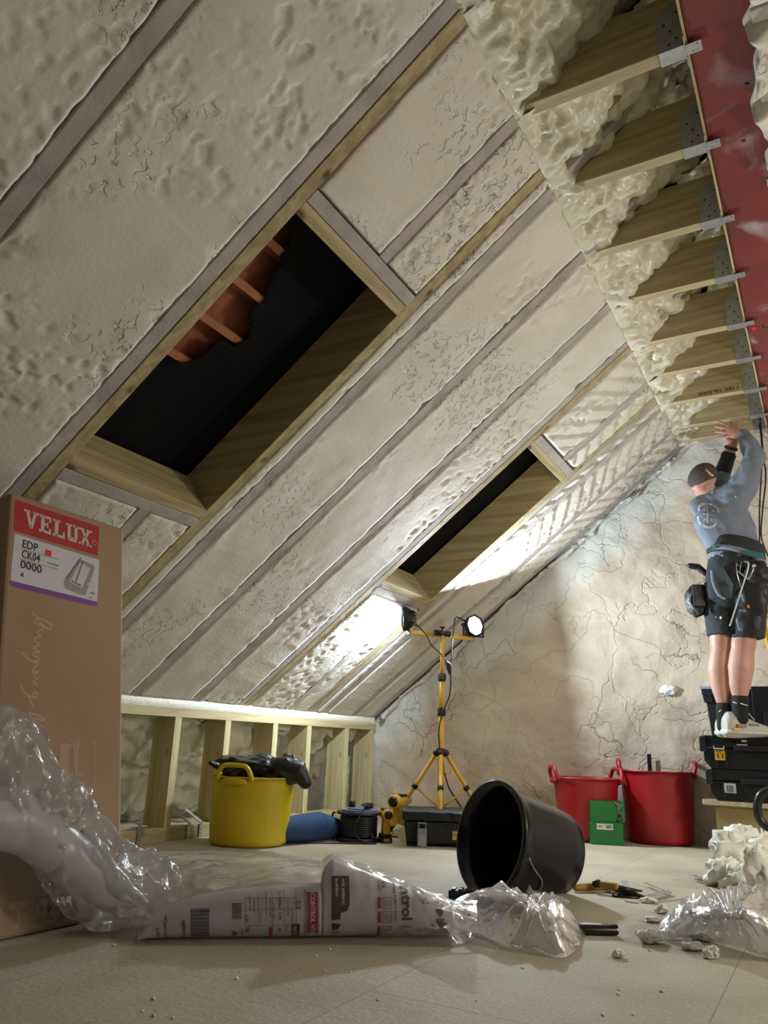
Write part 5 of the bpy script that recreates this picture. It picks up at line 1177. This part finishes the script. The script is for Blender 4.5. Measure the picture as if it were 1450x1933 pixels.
def sf(u, v):
    x = 150+u*750; yt, yb = pchip(UPR, x), pchip(LOW, x)
    z = .05+.06*ss(.5, .9, u); far = onz(x, yt, z); nr_ = pln(x, yb, .0); nr_ = onz(x, yb, .003) if nr_.z < .003 else nr_
    ridge = pln(x, pchip(tL, x)-4, 0) if x < 604 else pln(x, pchip(tR, x)-3, 0)
    if x < 262: ridge = nr_.lerp(far, .3)+UP*.06
    ridge = ridge+LN*.0
    if v < .45: q = v/.45; p = nr_.lerp(ridge, q)+LN*(.062*sin(q*pi)**.6)
    else: q = (v-.45)/.55; p = ridge.lerp(far, q)+UP*(.02*sin(q*pi)-.02*q)
    c_ = crease(p); e = 1 if .04 < v < .97 else .3
    p = p+(UP*.6+LN*.6)*(.030*(c_-.2))*e*(.5 if v < .45 and x > 262 else 1.4)
    p.z = max(p.z, .004); return p
MB().grid(lambda u, v: sf(u, .45*v), 200, 24).build('front_film', FRONT, sl); MB().grid(lambda u, v: sf(u, .45+.55*v), 200, 36).build('back_film', CLEAR, sl)
# rising part: a full tube
NB = BN
def pb(x, y, off): return onpl(x, y, BX+BN*off, BN)
US = [(330, 1640), (285, 1602), (250, 1597), (205, 1556), (165, 1490), (130, 1450), (105, 1432), (75, 1372), (40, 1344), (0, 1332), (-60, 1322), (-130, 1318)]
LS = [(300, 1765), (250, 1772), (200, 1768), (150, 1744), (128, 1722), (105, 1698), (84, 1672), (60, 1645), (30, 1622), (0, 1608), (-60, 1600), (-130, 1598)]
def tubeof(A_, B_, off, dep, n, cr, name, m, seed=0):
    As = smoothline([Vector((*a, 0)) for a in A_], 14); Bs = smoothline([Vector((*a, 0)) for a in B_], 14); vs = []
    for i, (a, b_) in enumerate(zip(As, Bs)):
        pa, pq = pb(a.x, a.y, off), pb(b_.x, b_.y, off); c = (pa+pq)/2; hh = (pa-pq)/2
        for k in range(n):
            an = 2*pi*k/n; p = c+hh*sin(an)+BN*dep*cos(an); p = p+(BN*cos(an)+hh.normalized()*sin(an)*.3)*cr*(.22-crease(p+Vector((seed, 0, 0)), 1.5))*1.6
            p.z = max(p.z, .004); vs.append(p)
    m_ = len(As); fs = [(i*n+k, i*n+(k+1) % n, (i+1)*n+(k+1) % n, (i+1)*n+k) for i in range(m_-1) for k in range(n)]
    return MB().add(vs, fs, True).build(name, m, sl)
tubeof(US, LS, .105, .055, 90, .055, 'raised_end', CLEAR)
tubeof([(238, 1702), (228, 1690), (205, 1650), (185, 1610), (150, 1574), (110, 1540), (60, 1502), (20, 1484), (-60, 1468), (-130, 1450)], [(226, 1722), (214, 1722), (192, 1722), (165, 1712), (128, 1682), (92, 1654), (60, 1632), (25, 1612), (-60, 1600), (-130, 1590)], .115, .05, 40, .006, 'white_inner_roll', MILK, 5)
tubeof([(262, 1700), (240, 1672), (215, 1640), (190, 1600), (160, 1566)], [(246, 1716), (224, 1712), (198, 1690), (172, 1650), (148, 1600)], .14, .05, 30, .02, 'inner_fold', CLEAR2, 3)

# crumpled bags
def star(name, ctr, zc, bnd, label, folds, m, amp=.02, zb=None):
    B_ = []
    for i, (x, y, z) in enumerate(bnd): B_.append(onz(x, y, z))
    B_ = smoothline(B_+[B_[0]], 12); n = len(B_)-1; c = onz(*ctr, zc); nr = 26; vs = [c]
    for j in range(1, nr+1):
        for k in range(n):
            q = j/nr; p = c.lerp(B_[k], q); a = k/n*2*pi
            zz = c.z*(1-q)**.8*1.0+B_[k].z*q+amp*abs(nz((a*folds/6, q*.8, 0), 1.0, 2))*2*sin(pi*min(1, q*1.1))+amp*1.2*(.2-crease(p, 1.8))*(1 if q < .95 else .2)
            vs.append(Vector((p.x, p.y, max(.003, zz))))
    fs = [(0, 1+k, 1+(k+1) % n) for k in range(n)]+[(1+j*n+k, 1+(j+1)*n+k, 1+(j+1)*n+(k+1) % n, 1+j*n+(k+1) % n) for j in range(nr-1) for k in range(n)]
    return tag(MB().add(vs, fs, True).build(name, m, at=Vector((c.x, c.y, 0))), label, 'plastic bag', 'crumpled clear bags')
star('clear_bag', (1012, 1712), .085, [(843, 1716, .05), (870, 1690, .07), (930, 1686, .06), (985, 1692, .06), (1000, 1684, .05), (1074, 1700, .05), (1058, 1716, .03), (1098, 1745, .01), (1105, 1764, .003), (1090, 1790, .003), (1060, 1808, .003), (1010, 1796, .003), (960, 1786, .003), (905, 1762, .003), (872, 1746, .01)], 'crumpled clear plastic bag gathered to a star in front of the black bucket', 26, CLEAR2, .028)
star('clear_bag', (1385, 1722), .10, [(1238, 1768, .003), (1255, 1728, .01), (1300, 1702, .02), (1335, 1690, .03), (1385, 1674, .05), (1440, 1682, .04), (1540, 1690, .03), (1540, 1808, .003), (1450, 1806, .003), (1400, 1792, .003), (1340, 1776, .003), (1290, 1770, .003)], 'crumpled clear plastic bag on the floor at the lower right edge', 30, CLEAR2, .035)
# end fold of the sleeve
star('clear_bag', (835, 1752), .035, [(700, 1772, .003), (760, 1752, .02), (830, 1728, .03), (862, 1718, .03), (880, 1742, .02), (892, 1762, .003), (870, 1782, .003), (800, 1778, .003)], 'flat clear plastic flap on the floor at the right end of the printed pack', 14, CLEAR, .012)

# foam scraps
SCR = mat('scrap_foam', (.86, .86, .77), .6, col2=(.80, .78, .66), vscale=18, bump=.004, bscale=40)
def scrap(px, py, rx, rz, label, seed, am=.55, ry=None):
    r = Vector(onz(px, py)-Vector(_C)).length/FPX; rx *= r; rz *= r; c = onz(px, py+rz/r*.72, 0); c = onz(px, py, rz*.75); c.z = rz*.8
    mb = MB(); vs = []; tmp = MB().ball((0, 0, 0), 1, 40)
    for v in tmp.v:
        h = 1+am*fr_(v, 1.3, 4, seed)+.30*am*(1-2*abs(nz(v, 4, seed)))+.10*fr_(v, 6, 3, seed+1)
        p = c+(rt_*v.x*rx+fwd(px)*v.y*(ry or rx*.8)+UP*v.z*rz)*h; p.z = max(p.z, .002); vs.append(p)
    return tag(mb.add(vs, tmp.f, True).build('foam_scrap', SCR, at=Vector((c.x, c.y, 0))), label, 'foam scrap', 'cut foam scraps')
for a in [(1366, 1650, 27, 20, 'round knobbly foam scrap at the left of the pile by the timber box', 2), (1408, 1622, 42, 34, 'largest hollow foam scrap in the middle of the pile by the timber box', 5),
          (1400, 1660, 26, 17, 'small foam scrap at the front of the pile, below the largest one', 9), (1446, 1652, 24, 32, 'tall foam scrap at the right edge of the photo, front of the pile', 12), (1447, 1596, 16, 20, 'foam scrap sticking up behind the pile at the right edge', 15),
          (1228, 1770, 17, 10, 'pale foam scrap alone on the floor left of the lower right bag', 21), (1168, 1802, 9, 6, 'small foam crumb near the bottom, right of the star-shaped bag', 23), (1328, 1766, 20, 8, 'foam scrap touching the front edge of the lower right bag', 25),
          (1308, 1787, 14, 6, 'dusty flat foam scrap below the lower right bag', 27), (1343, 1800, 11, 8, 'foam crumb lowest of those by the lower right bag', 29), (1232, 1736, 12, 4, 'thin flat foam sliver on the floor behind the lone foam scrap', 31), (1250, 1718, 8, 6, 'little foam crumb at the left tip of the lower right bag', 33),
          (1226, 1700, 12, 4, 'foam flake beside the metal offcuts', 35)]: scrap(*a)
rng = random.Random(5); fl = None
for i in range(42):
    x, y = rng.uniform(40, 1420), rng.choice([rng.uniform(1785, 1925), rng.uniform(1610, 1700)]) if i % 3 else rng.uniform(1790, 1925)
    if y < 1700 and x < 1100: x = rng.uniform(1110, 1340)
    p = onz(x, y)
    if fl is None:
        q = MB().ball(p+UP*.001, (.0028, .002, .0014), 8); fl = tag(q.build('foam_crumb', SCR, at=p), 'tiny white foam crumb lying loose on the open floor', 'crumb', 'tiny foam crumbs on the floor')
    else:
        c = fl.copy(); COL.objects.link(c); c.location = p; k = rng.uniform(.6, 1.9); c.scale = (k, k, k); c.rotation_euler = (0, 0, rng.uniform(0, 3))
# flakes of white foam dust on floorboards by the wall are left to the floor pattern
# black ribbed tray behind the bag
a0, a1 = onz(846, 1712), onz(1000, 1724); td = (a1-a0).normalized(); tn = Vector((-td.y, td.x, 0)); Lq = (a1-a0).length
TT = lambda x, y, z: a0+td*x+tn*y+UP*z
tr_ = thing('plastic_tray', a0, 'low black ribbed plastic tray between the printed pack and the bucket', 'tray')
MB().box((0, 0, .002), (Lq, .05, .047), TT).build('tray_body', BLACKR, tr_, bevel=.004)
mb = MB()
for k in range(int(Lq/.022)): mb.box((.008+k*.022, .004, .047), (.022+k*.022, .046, .051), TT)
mb.split('tray_rib', BLACK, tr_, bevel=.001)
# knife
k0, k1 = onz(1098, 1766), onz(1170, 1768); kd = (k1-k0).normalized(); kn = Vector((-kd.y, kd.x, 0)); L = (k1-k0).length; KF = lambda x, y, z: k0+kd*x+kn*y+UP*z
kf = thing('utility_knife', k0, 'black folding knife lying on the floor right of the star-shaped bag', 'knife')
mb = MB(); mb.prism([(0, .002), (L-.008, .002), (L, .006), (L-.002, .013), (0, .013)], 0, .02, KF).prism([(0, .015), (L-.006, .017), (L, .021), (L-.004, .028), (L*.6, .025), (0, .026)], .001, .019, KF); mb.build('handle', mat('knife_black', (.012, .012, .013), .25), kf, bevel=.002)
MB().box((.0, .0, .0255), (L*.55, .019, .0275), KF).build('back_spring', METAL, kf)
# snips
s0, s1 = onz(1088, 1684), onz(1150, 1682); sdv = (s1-s0).normalized(); 
sn = thing('tin_snips', s0, 'yellow-handled black snips lying open on the floor right of the bucket', 'snips')
MB().limb([s0+UP*.014, s1+UP*.016], [.012, .014]).build('handle', mat('ochre_grip', (.45, .23, .015), .5), sn)
h2 = onz(1131, 1668, .03); h3 = onz(1162, 1674, .028); MB().limb([h2, h3], [.011, .013]).build('handle', mat('ochre_grip2', (.45, .23, .015), .5), sn)
MB().limb([h2-rt_*.012, h2+rt_*.002], [.012, .013]).build('handle_tip', BLACK, sn)
j_ = onz(1182, 1684, .014); j2 = onz(1218, 1694, .006); j3 = onz(1212, 1682, .01)
MB().tube([s1+UP*.014, j_, j2], [.009, .013, .004], 8).tube([h3, j_+UP*.006, j3], [.009, .011, .003], 8).tube([j_, onz(1166, 1690, .004)], .004, 8).tube([s1+UP*.01, onz(1160, 1692, .003), onz(1205, 1695, .003)], .004, 8).build('jaw', mat('oily_black', (.02, .02, .022), .3, .5), sn)
# metal offcuts
OFF = mat('sheet_offcut', (.42, .44, .48), .35, .7)
def off(pts, label, w=.006):
    P = [onz(x, y, z) for x, y, z in pts]; mb = MB()
    for a_, b_ in zip(P, P[1:]):
        d = (b_-a_).normalized(); s = Vector((-d.y, d.x, 0))*w; mb.add([a_-s, b_-s, b_+s, a_+s], [(0, 1, 2, 3)])
    return tag(mb.build('metal_offcut', OFF, at=P[0], solid=.001), label, 'metal offcut', 'thin metal offcuts')
off([(1190, 1690, .004), (1232, 1690, .012), (1264, 1682, .012)], 'flat dark metal offcut in front of the snips\' jaws', .014)
off([(1178, 1662, .03), (1186, 1682, .016)], 'short bright metal offcut standing behind the snips', .012)
off([(1218, 1666, .012), (1250, 1680, .012), (1268, 1688, .004)], 'bent metal offcut beyond the snips\' jaws')
off([(1236, 1702, .003), (1298, 1695, .003)], 'thin straight metal strip right of the snips', .003)
off([(1180, 1700, .003), (1206, 1704, .003)], 'tiny metal offcut just below the snips', .006)
off([(1310, 1652, .01), (1350, 1668, .004)], 'pointed metal offcut left of the foam pile, upper one', .010); off([(1312, 1659, .008), (1350, 1674, .003)], 'pointed metal offcut left of the foam pile, lower one', .007)
